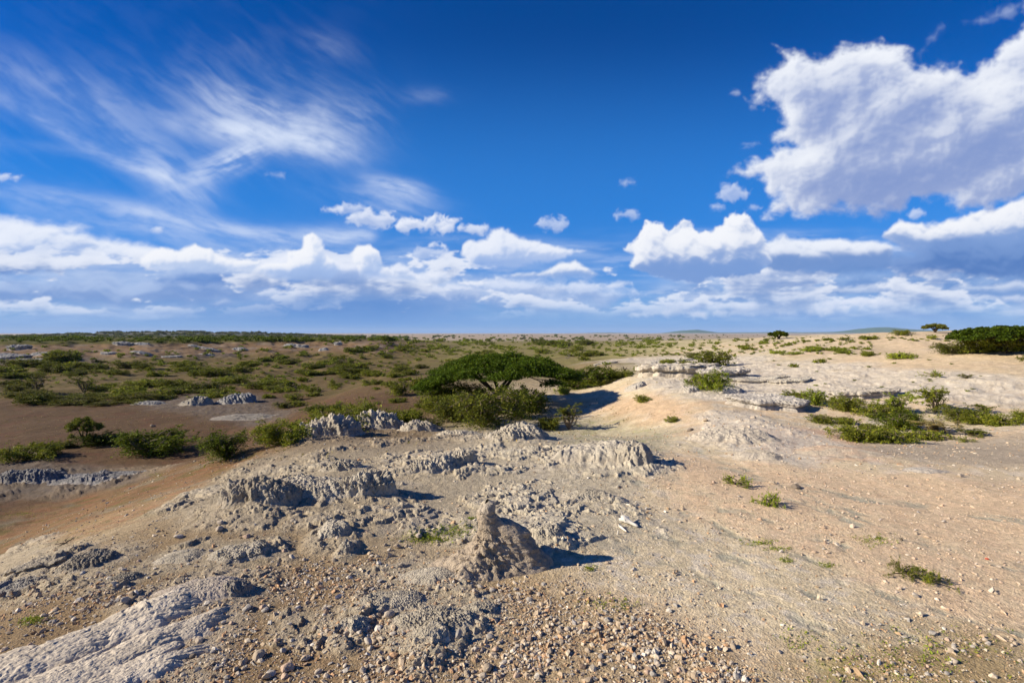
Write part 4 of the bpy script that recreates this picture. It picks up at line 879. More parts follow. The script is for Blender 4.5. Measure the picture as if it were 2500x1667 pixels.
for (u, v, p_, lab) in [(630, 1605, 38, "round tan stone with a blue shadow, largest loose stone left of bottom centre"), (700, 1635, 34, "pale pointed stone in front of the round tan stone, near the bottom edge"),
                        (288, 1548, 20, "small dark stone alone on the brown soil beside the cream slab"), (305, 1482, 32, "pale stone sitting behind the smooth pale hump"), (1685, 1052, 18, "dark rounded stone left of the cracked pale mound"),
                        (1722, 1050, 26, "grey stone tucked against the cracked pale mound's left foot"), (1722, 1030, 18, "pale stone above the cracked pale mound's left foot"), (1838, 1025, 14, "round grey stone on top of the cracked pale mound"),
                        (1943, 1190, 24, "dark brown stone on the pink slope between two green tufts"), (2345, 1164, 16, "white stone alone on the pink slope at right"), (2410, 1365, 11, "red stone on the pink slope near the right edge"),
                        (2235, 1455, 24, "white stone in the grey rill under the dry green sprawl"), (373, 1042, 15, "dark stone alone in the brown valley above the bushes"), (470, 1605, 22, "blunt dark stone on the lower part of the cream slab"),
                        (1047, 1292, 16, "tan clod lying in front of the yellow green weeds"), (1650, 1478, 16, "pale stone with a short black shadow above the coarse gravel"), (1790, 1580, 22, "cream stone at the right rim of the coarse gravel")]:
    o = stone(u, v, p_, lab)
    if 'red stone' in lab:
        m_ = boulder_mesh(77, c=(.36, .08, .035)); m_.materials.append(M_stone); o.data = m_
    if 'dark' in lab:
        m_ = boulder_mesh(78 + u, c=(.17, .14, .11)); m_.materials.append(M_stone); o.data = m_
def scatter(nn, zone_px, p0, p1, lab, grp):
    P_ = np.array(zone_px, float); c = 0
    while c < nn:
        u = rs.uniform(P_[:, 0].min(), P_[:, 0].max()); v = rs.uniform(P_[:, 1].min(), P_[:, 1].max())
        if poly_sdf(np.array([u]), np.array([v]), P_)[0] < 0: continue
        stone(u, v, rs.uniform(p0, p1) * (0.75 + 0.5 * rs.rand() ** 3), lab, grp); c += 1
scatter(62, [(560, 1480), (900, 1440), (1150, 1560), (1300, 1660), (560, 1660), (450, 1600)], 13, 26, "tan stone loose in the gravel between the cream slab and bottom centre", "stones in the bottom left gravel")
scatter(70, [(1150, 1480), (1550, 1480), (1800, 1600), (1850, 1665), (1150, 1665)], 12, 22, "pale angular stone in the coarse gravel at bottom centre", "stones in the coarse gravel")
scatter(34, [(1900, 1665), (2060, 1590), (2300, 1540), (2500, 1570), (2500, 1665)], 11, 22, "weathered stone among thin weeds in the bottom right corner", "stones in the bottom right corner")
scatter(34, [(20, 1500), (330, 1350), (620, 1250), (620, 1330), (300, 1480), (40, 1600)], 9, 20, "small stone on the brown slope between the left rock ledges", "stones on the left brown slope")
scatter(34, [(1700, 1290), (1900, 1330), (2350, 1470), (2500, 1520), (2500, 1320), (2100, 1180), (1700, 1150)], 8, 15, "small pale stone on the pink slope at right", "stones on the pink slope")
scatter(22, [(1040, 1400), (1150, 1425), (1330, 1440), (1300, 1470), (1080, 1450)], 9, 20, "small tan clod of crumbled debris at the front foot of the pinnacle", "debris at the pinnacle's foot")
scatter(24, [(600, 1400), (1000, 1350), (1050, 1300), (1350, 1300), (1200, 1250), (700, 1330)], 9, 18, "small stone lying behind or left of the pinnacle", "stones around the pinnacle")
print('stones', time.time() - T0)

# ------------------------------------------------------------------ vegetation
def foliage_mat(name, tint=(1, 1, 1)):
    m = bpy.data.materials.new(name); m.use_nodes = True; n = m.node_tree.nodes; L = m.node_tree.links
    b = n['Principled BSDF']; b.inputs['Roughness'].default_value = 0.6; b.inputs['Specular IOR Level'].default_value = 0.08
    at = n.new('ShaderNodeAttribute'); at.attribute_name = 'col'
    ns = n.new('ShaderNodeTexNoise'); ns.inputs['Scale'].default_value = 2.2; ns.inputs['Detail'].default_value = 3
    tc = n.new('ShaderNodeTexCoord'); L.new(tc.outputs['Object'], ns.inputs['Vector'])
    oi = n.new('ShaderNodeObjectInfo')
    mr = n.new('ShaderNodeMapRange'); mr.inputs[1].default_value = .3; mr.inputs[2].default_value = .7; mr.inputs[3].default_value = .75; mr.inputs[4].default_value = 1.3; L.new(ns.outputs[0], mr.inputs[0])
    mr2 = n.new('ShaderNodeMapRange'); mr2.inputs[3].default_value = .78; mr2.inputs[4].default_value = 1.25; L.new(oi.outputs['Random'], mr2.inputs[0])
    mu = n.new('ShaderNodeMath'); mu.operation = 'MULTIPLY'; L.new(mr.outputs[0], mu.inputs[0]); L.new(mr2.outputs[0], mu.inputs[1])
    vm = n.new('ShaderNodeVectorMath'); vm.operation = 'SCALE'; L.new(at.outputs['Color'], vm.inputs[0]); L.new(mu.outputs[0], vm.inputs['Scale'])
    v2 = n.new('ShaderNodeVectorMath'); v2.operation = 'MULTIPLY'; L.new(vm.outputs[0], v2.inputs[0]); v2.inputs[1].default_value = tint
    L.new(v2.outputs[0], b.inputs['Base Color'])
    tl = n.new('ShaderNodeBsdfTranslucent'); L.new(v2.outputs[0], tl.inputs[0]); mx = n.new('ShaderNodeMixShader'); mx.inputs[0].default_value = 0.3
    L.new(b.outputs[0], mx.inputs[1]); L.new(tl.outputs[0], mx.inputs[2]); L.new(mx.outputs[0], n['Material Output'].inputs[0]); return m
M_tree = foliage_mat('acacia_leaves'); M_shrub = foliage_mat('shrub_leaves')
M_bark = soil_mat('bark', colattr=False, base=(.055, .043, .034), bump=.6, fs=2); M_twig = soil_mat('dry_twig', colattr=False, base=(.16, .125, .09), bump=.4, fs=2)
M_dead = soil_mat('bleached_wood', colattr=False, base=(.26, .23, .20), bump=.4, fs=2)
def tubes(L_, sides=5):
    VV, FF = [], []; off = 0
    for pts, rad in L_:
        pts = np.asarray(pts, float); n = len(pts); rad = np.asarray(rad, float)
        d = np.gradient(pts, axis=0); d /= np.linalg.norm(d, axis=1, keepdims=True) + 1e-9
        ref = np.where(np.abs(d[:, 2:3]) > 0.9, np.array([[1., 0, 0]]), np.array([[0, 0, 1.]]))
        a = np.cross(d, ref); a /= np.linalg.norm(a, axis=1, keepdims=True) + 1e-9; b = np.cross(d, a)
        th = np.linspace(0, 2 * np.pi, sides, endpoint=False)
        V = pts[:, None] + rad[:, None, None] * (np.cos(th)[None, :, None] * a[:, None] + np.sin(th)[None, :, None] * b[:, None])
        VV.append(V.reshape(-1, 3)); FF.append(grid_faces(n, sides, True) + off); off += n * sides
    return np.concatenate(VV), np.concatenate(FF)
def leaf_mesh(name, ctr, size, r_, base, var=0.2, up=0.5, yel=0.25):
    n = len(ctr)
    nm = r_.randn(n, 3); nm[:, 2] = np.abs(nm[:, 2]) + up; nm /= np.linalg.norm(nm, axis=1, keepdims=True)
    t = r_.randn(n, 3); t -= (t * nm).sum(1, keepdims=True) * nm; t /= np.linalg.norm(t, axis=1, keepdims=True); b = np.cross(nm, t)
    sz = (np.asarray(size) * np.exp(r_.randn(n) * 0.3))[:, None]
    bend = nm * sz * 0.2
    V = np.stack([ctr - t * sz, ctr + b * sz * 0.42 + bend, ctr + t * sz, ctr - b * sz * 0.42 + bend * 0.3], 1).reshape(-1, 3)
    Fq = np.arange(n * 4).reshape(-1, 4)
    c = np.array(base) * (1 + var * r_.randn(n, 1)); yy = (r_.rand(n, 1) < yel); c = np.where(yy, c * np.array([1.5, 1.25, .9]), c)
    return mesh_np(name, V, Fq, 4, np.repeat(np.clip(c, .008, .5), 4, 0), False)
def shrub_arrays(r_, nst, nl, H, droop, spread=1.0, clump=0.09, upright=0.0):
    """thorn shrub of radius ~1: stems arch outward, leaf sprays along the outer part of stems and twigs"""
    az = r_.uniform(0, 2 * np.pi, nst); ln = spread * (0.35 + 0.65 * r_.rand(nst) ** 0.7); el = r_.uniform(0.25, 1.35, nst) + upright
    el = np.minimum(el, 1.5)
    hz = ln * np.cos(el * 0.8); top = H * (0.35 + 0.75 * np.sin(el)) * (0.8 + 0.35 * r_.rand(nst))
    wig = r_.randn(nst, 2) * 0.10
    def P(i, t):
        rr = hz[i] * t; zz = top[i] * (1 - (1 - t) ** 2) * (1 - droop * np.maximum(t - 0.55, 0) ** 1.5)
        x = rr * np.cos(az[i]) + wig[i, 0] * np.sin(t * 5); y = rr * np.sin(az[i]) + wig[i, 1] * np.sin(t * 4)
        return np.stack([x, y, zz], -1)
    # twigs
    nt_ = nst * 7; ti = r_.randint(0, nst, nt_); tt = r_.uniform(.12, .98, nt_) ** .8; tb = P(ti, tt)
    td = np.stack([np.cos(az[ti]) * .6 + .6 * r_.randn(nt_), np.sin(az[ti]) * .6 + .6 * r_.randn(nt_), 0.15 + 0.38 * r_.randn(nt_)], 1); td /= np.linalg.norm(td, axis=1, keepdims=True)
    tl = r_.uniform(.12, .34, nt_) * spread
    k = r_.randint(0, nt_, nl); f = r_.rand(nl) ** 0.7
    c = tb[k] + td[k] * (tl[k] * f)[:, None]; c[:, 2] -= 0.10 * (f ** 2) * tl[k]
    c += r_.randn(nl, 3) * clump * 0.45 * np.array([1, 1, .7])
    lowf = r_.rand(nl) < (.0 if upright > .2 else .34); c[:, 2] = np.where(lowf, c[:, 2] * r_.rand(nl) ** .8, c[:, 2])
    c[:, 2] = np.maximum(c[:, 2], 0.01 + 0.05 * r_.rand(nl))
    st = []
    for i in range(nst):
        t = np.linspace(0, 1, 6); st.append((P(np.full(6, i), t), np.linspace(.022, .006, 6)))
    for j in range(0, nt_, 3): st.append((np.stack([tb[j], tb[j] + td[j] * tl[j] * .9]), [.006, .003]))
    return c, st
GREEN = {'dark': (.082, .112, .010), 'mid': (.145, .168, .020), 'olive': (.108, .125, .018), 'bright': (.19, .24, .025), 'tree': (.062, .100, .006), 'dry': (.27, .23, .09), 'dusk': (.120, .128, .024)}
PROTO = {}
def proto(kind, lod, tone):
    key = (kind, lod, tone)
    if key in PROTO: return PROTO[key]
    prm = {'dense': dict(nst=26, H=.55, droop=.5, clump=.10), 'low': dict(nst=26, H=.34, droop=.9, clump=.08), 'round': dict(nst=30, H=.75, droop=.6, clump=.10),
           'open': dict(nst=15, H=.8, droop=.3, clump=.06, upright=.3), 'upright': dict(nst=16, H=1.5, droop=.1, clump=.06, upright=.55), 'sprawl': dict(nst=13, H=.20, droop=.7, clump=.035), 'flat': dict(nst=22, H=.42, droop=.2, clump=.09)}[kind]
    nl = {0: 8000, 1: 2400, 2: 520, 3: 170}[lod]; ls = {0: .026, 1: .044, 2: .085, 3: .15}[lod]
    if kind == 'sprawl': nl = int(nl * .35); ls *= .8
    if kind in ('open', 'upright'): nl = int(nl * .5)
    L_ = []
    for q in range(3 if lod < 3 else 4):
        r_ = np.random.RandomState(hash_(kind) + lod * 31 + q * 7)
        c, st = shrub_arrays(r_, nl=nl, **prm)
        me = leaf_mesh('foliage', c, ls, r_, GREEN[tone]); me.materials.append(M_shrub)
        sm = None
        if lod < 2:
            V, Fq = tubes(st, 4); sm = mesh_np('stems', V, Fq, 4, None, True); sm.materials.append(M_twig)
        L_.append((me, sm, c))
    PROTO[key] = L_; return L_
def hash_(t): return sum(ord(c) * (i + 3) for i, c in enumerate(t))
vr = np.random.RandomState(77)
def place_shrub(u, v, wpx, hpx, kind, tone, label, group=None, name='thorn_shrub', cat='shrub', xy=None, lod=None):
    x, y = xy if xy is not None else hit1(u, v)
    s = y / F; Rw = wpx * s / 2; 
    if lod is None: lod = 0 if wpx > 85 else 1 if wpx > 34 else 2
    P_ = proto(kind, lod, tone); me, sm, cc_ = P_[vr.randint(len(P_))]
    sz = max(hpx * s / np.percentile(cc_[:, 2], 97), 0.16 * Rw); Rw = Rw / np.percentile(np.hypot(cc_[:, 0], cc_[:, 1]), 94)
    z = float(gz(x, y)) if math.hypot(x, y) < 3500 else float(zlow(np.array([x]), np.array([y]))[0])
    rz = vr.uniform(0, 6.28)
    if sm is None:
        o = bpy.data.objects.new(name, me); C.objects.link(o); o.location = (x, y, z - 0.02); o.scale = (Rw, Rw * vr.uniform(.8, 1.1), sz); o.rotation_euler = (0, 0, rz); tag(o, label, cat, group); return o
    e = empty(name, (x, y, z - 0.02), label, cat, group); e.rotation_euler = (0, 0, rz)
    for nm_, m_ in (('foliage', me), ('stems', sm)):
        o = bpy.data.objects.new(nm_, m_); C.objects.link(o); o.parent = e; o.scale = (Rw, Rw * vr.uniform(.85, 1.1), sz)
    return e

def acacia(u, v, wpx, hpx, label, seed=1, npad=60, nleaf=42000, ls=.075, rim=(.42, .42, .5, .7), dep=.9, tone='tree', trunk_h=.38, lean=0.0, asymx=0.0, name='umbrella_acacia', stemr=1.0, padr=.17, thick=.10, group=None, gaps=.0):
    x0, y0 = hit1(u, v); s = y0 / F; R = wpx * s / 2; H = hpx * s; r_ = np.random.RandomState(seed)
    z0 = float(gz(x0, y0)); e = empty(name, (x0, y0, z0), label, 'tree', group)
    # crown pads; rim height as share of H in the directions right, away, left, toward
    i = np.arange(npad) + .5; rr = np.sqrt(i / npad) * .97; th = i * 2.399963 + r_.randn(npad) * .25
    if gaps: kp = r_.rand(npad) > gaps; rr = rr[kp]; th = th[kp]; npad = len(rr)
    def rimh(t):
        t = np.mod(t, 2 * np.pi); a = t / (np.pi / 2); k = np.floor(a).astype(int) % 4; f = a - np.floor(a); f = f * f * (3 - 2 * f); q = np.array(rim); return q[k] * (1 - f) + q[(k + 1) % 4] * f
    ht = H * (1 - (1 - rimh(th)) * rr ** 2.1 + .06 * r_.randn(npad)) * .94
    px_ = R * rr * np.cos(th) + asymx * R * (1 - rr); py_ = R * dep * rr * np.sin(th)
    pr = R * padr * r_.uniform(.7, 1.25, npad)
    k = r_.choice(npad, nleaf, p=pr ** 2 / (pr ** 2).sum())
    q = r_.randn(nleaf, 3); q /= np.linalg.norm(q, axis=1, keepdims=True); q *= (r_.rand(nleaf, 1) ** .42)
    q[:, 2] = np.where(q[:, 2] < 0, q[:, 2] * .5, q[:, 2])
    sub = 1 + .25 * np.sin(q[:, 0] * 7 + k) * np.cos(q[:, 1] * 6 + 2 * k)
    c = np.stack([px_[k] + q[:, 0] * pr[k] * sub, py_[k] + q[:, 1] * pr[k] * sub, ht[k] + q[:, 2] * H * thick * sub - .12 * H * (q[:, 0] ** 2 + q[:, 1] ** 2) * .6], 1)
    me = leaf_mesh('crown', c, ls, r_, GREEN[tone], yel=.2); o = obj('crown', me, M_tree, e)
    # trunk with limbs
    L_ = []; bt = np.array([lean * .3, 0, H * trunk_h * .35])
    nl_ = 5
    fork = [(np.array([[0, 0, -.15], [0.0, 0, H * .08], bt]), np.array([.20, .17, .15]) * stemr)]
    tips = []
    for j in range(nl_):
        a = j / nl_ * 2 * np.pi + r_.uniform(-.4, .4) + .3
        tip = np.array([R * .34 * math.cos(a), R * .30 * math.sin(a), H * (.60 + .08 * r_.rand())])
        t = np.linspace(0, 1, 7)[:, None]; p = bt * (1 - t) + tip * t; p[:, 2] = bt[2] + (tip[2] - bt[2]) * (t[:, 0] ** .8); p[:, :2] += np.sin(t * 5 + j) * .05 * R * .3
        L_.append((p, np.linspace(.115, .055, 7) * stemr)); tips.append(tip)
    Vt, Ft = tubes(fork + L_[:], 8)
    obj('trunk', mesh_np('trunk', Vt, Ft, 4, None, True), M_bark, e)
    tips = np.array(tips); B_ = []
    for j in range(npad):
        pad = np.array([px_[j], py_[j], ht[j] - .05 * H]); d = np.linalg.norm(tips - pad, axis=1); b0 = tips[np.argmin(d)]
        t = np.linspace(0, 1, 6)[:, None]; p = b0 * (1 - t) + pad * t; p[:, 2] += .06 * H * np.sin(t[:, 0] * np.pi) * r_.uniform(-1, .6); p[:, :2] += .03 * R * np.sin(t * 6 + j)
        B_.append((p, np.linspace(.045, .012, 6) * stemr))
        for _ in range(3):
            e2 = pad + np.array([r_.randn() * pr[j] * .6, r_.randn() * pr[j] * .6, .04 * H]); B_.append((np.stack([p[3], (p[3] + e2) / 2 + [0, 0, .02 * H], e2]), np.array([.018, .012, .006]) * stemr))
    Vb, Fb = tubes(B_, 5); obj('branches', mesh_np('branches', Vb, Fb, 4, None, True), M_bark, e)
    return e
acacia(1215, 984, 388, 114, "large flat topped umbrella acacia with dark green crown in the middle distance", seed=4, npad=150, nleaf=170000, ls=.068, rim=(.60, .80, .35, .70), dep=.8, asymx=.03, padr=.15, thick=.075, stemr=1.5)
place_shrub(1450, 942, 120, 44, 'flat', 'dark', "dark spreading bush just right of the big acacia's crown", lod=0)
place_shrub(1400, 950, 90, 40, 'dense', 'dark', "dark bush half under the right edge of the acacia's crown", lod=0)
acacia(2462, 862, 240, 64, "broad flat crowned acacia on the right skyline, at the picture's right edge", seed=9, npad=70, nleaf=52000, ls=.10, rim=(.72, .8, .62, .62), dep=.7, padr=.15, thick=.10, tone='tree')
acacia(2283, 812, 46, 18, "small dark layered acacia standing alone on the sandy skyline", seed=12, npad=14, nleaf=5000, ls=.17, rim=(.75, .8, .85, .7), padr=.28, thick=.16, trunk_h=.3, tone='dusk')
acacia(1901, 828, 38, 17, "small open crowned acacia silhouetted against the pale plain right of centre", seed=15, npad=12, nleaf=4200, ls=.25, rim=(.75, .7, .6, .6), padr=.24, thick=.14, tone='dark', gaps=.15, stemr=1.6)
acacia(948, 838, 24, 13, "round crowned tree rising from the green rim left of centre", seed=18, npad=14, nleaf=3000, ls=.6, rim=(.6, .6, .6, .6), padr=.33, thick=.2, tone='dark', stemr=2.5)
acacia(205, 1086, 84, 64, "small crooked acacia with an open tufted crown above dark bushes at left", seed=21, npad=26, nleaf=7500, ls=.06, rim=(.45, .6, .5, .4), padr=.22, thick=.12, tone='mid', gaps=.3, stemr=.5)
SH = [
 (70, 1118, 140, 32, 'low', 'mid', "low spreading yellow green shrub at the left edge above the blue grey outcrop"),
 (250, 1084, 92, 26, 'dense', 'dark', "dark bush under the small crooked acacia"), (150, 1092, 60, 14, 'low', 'dusk', "small flat bush between the yellow green shrub and the crooked acacia"),
 (370, 1106, 158, 50, 'dense', 'dark', "wide dense dark green bush at left, first of the pair on the brown slope"), (550, 1120, 124, 62, 'round', 'dark', "dense dark green bush beside the orange slope, second of the pair"),
 (690, 1082, 140, 52, 'flat', 'mid', "thorn bush with a thin dark stem left of the jagged rock pile"), (815, 1054, 150, 46, 'dense', 'mid', "green bush behind the jagged grey rock pile"),
 (640, 1078, 40, 14, 'low', 'mid', "tiny green bush at the foot of the thin stemmed thorn bush"), (880, 1030, 120, 40, 'low', 'mid', "flat green bush behind the craggy rim crest"),
 (985, 1030, 90, 28, 'low', 'mid', "low green bush between the rim crest and the acacia thicket"), (770, 1008, 60, 20, 'dense', 'dark', "small dark bush in the brown valley beside two others"),
 (820, 1003, 56, 16, 'dense', 'dark', "small dark round bush in the brown valley behind the green bush"), (718, 978, 44, 17, 'round', 'mid', "lone round green bush in the brown valley"),
 (1180, 1040, 190, 84, 'round', 'olive', "big olive thicket in front of the umbrella acacia's trunk"), (1110, 1024, 130, 56, 'dense', 'olive', "olive thorn thicket under the left side of the acacia's crown"),
 (1272, 1020, 130, 72, 'round', 'dark', "dark thicket right of the acacia's trunk"), (1075, 1008, 110, 40, 'dense', 'mid', "green bush under the left edge of the acacia's crown"),
 (1140, 988, 130, 44, 'dense', 'dark', "dark bush close behind the olive thicket, left of the acacia's trunk"), (1085, 978, 120, 40, 'dense', 'dark', "dark low bush under the drooping left edge of the acacia's crown"), (1225, 1000, 110, 26, 'dense', 'dark', "dark bush wrapped round the foot of the acacia's trunk"),
 (1300, 1005, 80, 40, 'dense', 'dusk', "shaded bush at the start of the acacia's shadow"), (1388, 1048, 66, 62, 'upright', 'olive', "upright many stemmed shrub standing in front of the acacia's shadow"),
 (1340, 1046, 56, 26, 'low', 'olive', "sparse low shrub left of the upright many stemmed shrub"), (1060, 1045, 90, 20, 'sprawl', 'olive', "sprawling twiggy weeds in front of the acacia thicket"),
 (1040, 958, 70, 34, 'dense', 'mid', "green bush behind the left end of the acacia's crown"), (975, 965, 60, 34, 'round', 'mid', "round olive bush left of the umbrella acacia"),
 (1640, 1030, 36, 14, 'dense', 'mid', "small dense green bush on pink soil left of the cracked pale mound"), (1567, 982, 40, 17, 'dense', 'mid', "small green bush beside the squat grey rock"), (1375, 962, 40, 16, 'low', 'bright', "light green tuft at the upper edge of the acacia's shadow"),
 (1748, 893, 84, 34, 'round', 'mid', "round bush casting a dark shadow to its right on the pale slope"), (1712, 896, 60, 14, 'low', 'mid', "low bush hugging the foot of the round shadow casting bush"),
 (1652, 904, 74, 22, 'dense', 'mid', "green bush on top of the flat topped ledge"), (1598, 910, 46, 12, 'low', 'mid', "flat bush left of the one on the flat topped ledge"),
 (1733, 955, 98, 42, 'flat', 'bright', "bright green bush with a dark stem in front of the broken ledge"), (1560, 907, 34, 14, 'dense', 'mid', "small green bush in the grassy strip behind the squat grey rock"),
 (1940, 978, 70, 26, 'low', 'mid', "low bush at the left end of the right thicket"), (1988, 988, 70, 46, 'round', 'bright', "tall bright bush at the left end of the right thicket"),
 (2068, 1002, 96, 44, 'dense', 'mid', "bush below the straight jointed rock wall"), (2135, 1018, 90, 40, 'dense', 'mid', "bush in the middle row of the right thicket"),
 (2195, 1010, 100, 66, 'open', 'bright', "tall open branched bush with a ragged top in the right thicket"), (2282, 1008, 120, 82, 'open', 'mid', "tallest ragged bush of the right thicket"),
 (2192, 1046, 120, 56, 'dense', 'dark', "dark bush in the centre of the right thicket"), (2110, 1075, 150, 44, 'low', 'mid', "front bush of the right thicket, nearest the pink slope"),
 (2005, 1032, 74, 24, 'dense', 'mid', "separate small bush left of the right thicket's front"), (2062, 1034, 64, 20, 'low', 'mid', "flat bush between the small bush and the thicket's dark centre"),
 (2180, 1078, 130, 40, 'low', 'mid', "low green tangle at the foot of the right thicket"), (2345, 1030, 110, 46, 'dense', 'mid', "bush right of the tallest ragged bush"),
 (2425, 1035, 120, 34, 'low', 'mid', "long low bush at the right end of the thicket"), (2405, 1008, 50, 26, 'open', 'mid', "small forked bush behind the long low bush"), (2490, 1024, 50, 30, 'dense', 'mid', "bush cut by the picture's right edge"),
 (2290, 1058, 120, 44, 'upright', 'dry', "tuft of straw coloured dry grass in the right thicket"), (2270, 1072, 90, 26, 'low', 'mid', "green bush in front of the dry grass tuft"), (2370, 1062, 80, 22, 'open', 'mid', "thin spiky bush right of the dry grass tuft"),
 (2120, 1048, 60, 16, 'low', 'olive', "greyish twiggy bush inside the right thicket"), (2180, 1008, 90, 30, 'dense', 'mid', "bush hidden behind the dark centre of the right thicket"),
 (2230, 1078, 50, 12, 'sprawl', 'mid', "small sprawling shrub below the right thicket"), (2360, 1078, 50, 14, 'sprawl', 'mid', "small sprawling shrub right of the thicket's foot"), (2390, 1068, 40, 14, 'sprawl', 'mid', "thin green sprawl on the sandy wash at right"),
 (1796, 1182, 82, 24, 'sprawl', 'bright', "bright green prostrate thorn shrub on the pink slope, upper of the two"), (1880, 1234, 68, 30, 'sprawl', 'bright', "bright green tufted thorn shrub on the pink slope, lower of the two"),
 (2205, 1400, 90, 30, 'sprawl', 'olive', "sprawling thorn shrub with bare twigs beside the grey rill, left half"), (2268, 1420, 90, 26, 'sprawl', 'mid', "sprawling thorn shrub beside the grey rill, greener right half"),
 (2385, 860, 130, 40, 'dense', 'mid', "large dark thicket under the broad crowned acacia on the right skyline"), (2450, 857, 140, 36, 'dense', 'mid', "shaded thicket below the right end of the broad crowned acacia"), (2325, 864, 90, 24, 'dense', 'olive', "grey green thicket at the left foot of the broad crowned acacia"),
 (2120, 869, 40, 10, 'low', 'mid', "low bush on the sand left of the grey green thicket"), (2200, 876, 60, 14, 'low', 'bright', "bright low bush in front of the grey green thicket"), (2275, 828, 26, 10, 'dense', 'mid', "small round bush on the sandy skyline under the layered acacia"),
 (2200, 818, 44, 12, 'dense', 'mid', "bush on the sandy skyline left of the layered acacia"), (2120, 828, 40, 8, 'low', 'mid', "low bush on the skyline where the sand ridge begins"),
 (2280, 920, 56, 14, 'sprawl', 'bright', "bright green shrub alone on the upper right slope"), (2360, 924, 40, 12, 'open', 'dusk', "grey leafless looking shrub on the upper right slope"), (1938, 896, 26, 8, 'low', 'mid', "tiny green bush with straw grass on the right slope, left one"), (2003, 887, 30, 9, 'low', 'mid', "tiny green bush on the right slope, right one"),
 (2490, 888, 30, 20, 'open', 'dusk', "thin crooked sapling on the slope at the picture's right edge"),
 (90, 955, 50, 40, 'upright', 'dusk', "taller upright bush standing in the left scrub band"), (205, 962, 60, 44, 'upright', 'mid', "yellowish upright bush in the left scrub band"),
]
for a in SH:
    lowr = .74 if (a[0] > 1900 and 960 < a[1] < 1100) else 1.0
    place_shrub(a[0], a[1], a[2] * (.9 if lowr < 1 else 1), a[3] * lowr, a[4], a[5], a[6])
M_shrub2 = None
# scattered scrub; each entry: u0,u1,v0,v1, how many, width range px, height/width, tone, label, group
BANDS = [
 (0, 330, 962, 990, 22, 50, 100, .26, 'dusk', "dark scrub bush in the wide band along the left valley floor", "scrub band on the left valley floor"),
 (230, 560, 942, 978, 26, 44, 96, .30, 'dark', "dark scrub bush in the right half of the left valley's band", "scrub band on the valley floor, right half"),
 (560, 720, 935, 955, 9, 60, 100, .34, 'dark', "dark scrub bush at the right tip of the valley band", "scrub at the tip of the valley band"),
 (0, 60, 940, 960, 4, 40, 70, .4, 'dusk', "dark scrub bush at the left edge above the valley band", "scrub at the left edge"),
 (0, 160, 895, 925, 8, 60, 110, .33, 'dark', "bush in the dark clump near the left edge, below the eroded bank", "clump below the eroded bank"),
 (110, 180, 868, 885, 4, 50, 80, .4, 'mid', "bush standing against the dim crags at the left edge", "bushes against the dim crags"),
 (160, 560, 895, 922, 26, 36, 80, .33, 'dark', "bush in the second scrub row below the eroded bank", "second scrub row"),
 (180, 560, 878, 893, 12, 14, 34, .35, 'mid', "small bush on bare soil below the eroded bank", "small bushes below the bank"),
 (560, 1000, 885, 925, 50, 26, 60, .36, 'mid', "bush in the scattered scrub left of the umbrella acacia", "scattered scrub left of the acacia"),
 (650, 1000, 925, 1000, 34, 22, 50, .40, 'mid', "small bush on brown soil between the valley and the acacia", "bushes on brown soil"),
 (900, 1060, 900, 1010, 12, 24, 56, .40, 'mid', "bush close by the acacia's left side", "bushes beside the acacia"),
 (600, 1420, 848, 885, 110, 14, 40, .36, 'mid', "small bush in the scrub plain behind the umbrella acacia", "scrub plain behind the acacia"),
 (1380, 1700, 862, 892, 16, 20, 50, .33, 'mid', "bush in the row behind the pale rock shelf right of the acacia", "row behind the pale rock shelf"),
 (1420, 1530, 920, 942, 7, 50, 80, .34, 'mid', "bright bush in the row right of the acacia's crown", "row right of the acacia"),
 (1000, 1600, 832, 850, 150, 10, 26, .42, 'mid', "distant bush in the thick green belt behind the umbrella acacia", "distant green belt"),
 (1300, 1480, 838, 848, 26, 20, 44, .36, 'dark', "distant bush in the darkest knot of the green belt", "darkest knot of the green belt"),
 (1600, 2120, 828, 868, 60, 14, 36, .32, 'mid', "small bush on the low sandy ridge right of centre", "bushes on the low sandy ridge"),
 (1870, 2060, 852, 866, 12, 26, 54, .30, 'bright', "bright bush in the dip behind the pale spur", "bushes in the dip"),
 (0, 960, 824, 836, 150, 10, 30, .40, 'dark', "distant bush along the far left rim", "bushes along the far rim"),
 (0, 900, 836, 870, 40, 10, 26, .36, 'mid', "tiny bush on the face of the far eroded bank", "bushes on the far eroded bank"),
 (1830, 2450, 870, 960, 22, 8, 20, .35, 'mid', "tiny tuft on the pale slope at right", "tufts on the pale slope"),
 (900, 1700, 820, 832, 120, 6, 16, .42, 'dark', "far dark bush at the edge of the pale plain", "bushes at the edge of the plain"),
 (1500, 2600, 824, 834, 60, 8, 22, .35, 'mid', "small distant bush on the right ridge line", "bushes on the right ridge line"),
]
cand = []
for (u0, u1, v0, v1, n_, w0, w1, rt, tone, lab, grp) in BANDS:
    w0 *= .88; w1 *= .88; rt *= (.70 if u0 < 1000 and v0 > 870 else .74) if w1 > 26 else .72
    if tone == 'dark' and v0 > 850: tone = 'mid'
    uu = vr.uniform(u0, u1, n_ * 3); vv_ = vr.uniform(v0, v1, n_ * 3)
    cl = fbm(uu / 60, vv_ / 9, 3, 950) + 0.25 * vr.rand(n_ * 3); ix = np.argsort(-cl)[:n_]
    uu, vv_ = uu[ix], vv_[ix]; P_ = hit(uu, vv_)
    for q in range(n_): cand.append((vr.uniform(w0, w1) * (.8 + .4 * vr.rand()), uu[q], vv_[q], P_[q], rt * vr.uniform(.75, 1.2), tone, lab, grp))
cand.sort(key=lambda t: -t[0])
NI = 225
kinds = ['dense', 'round', 'low', 'low', 'dense']
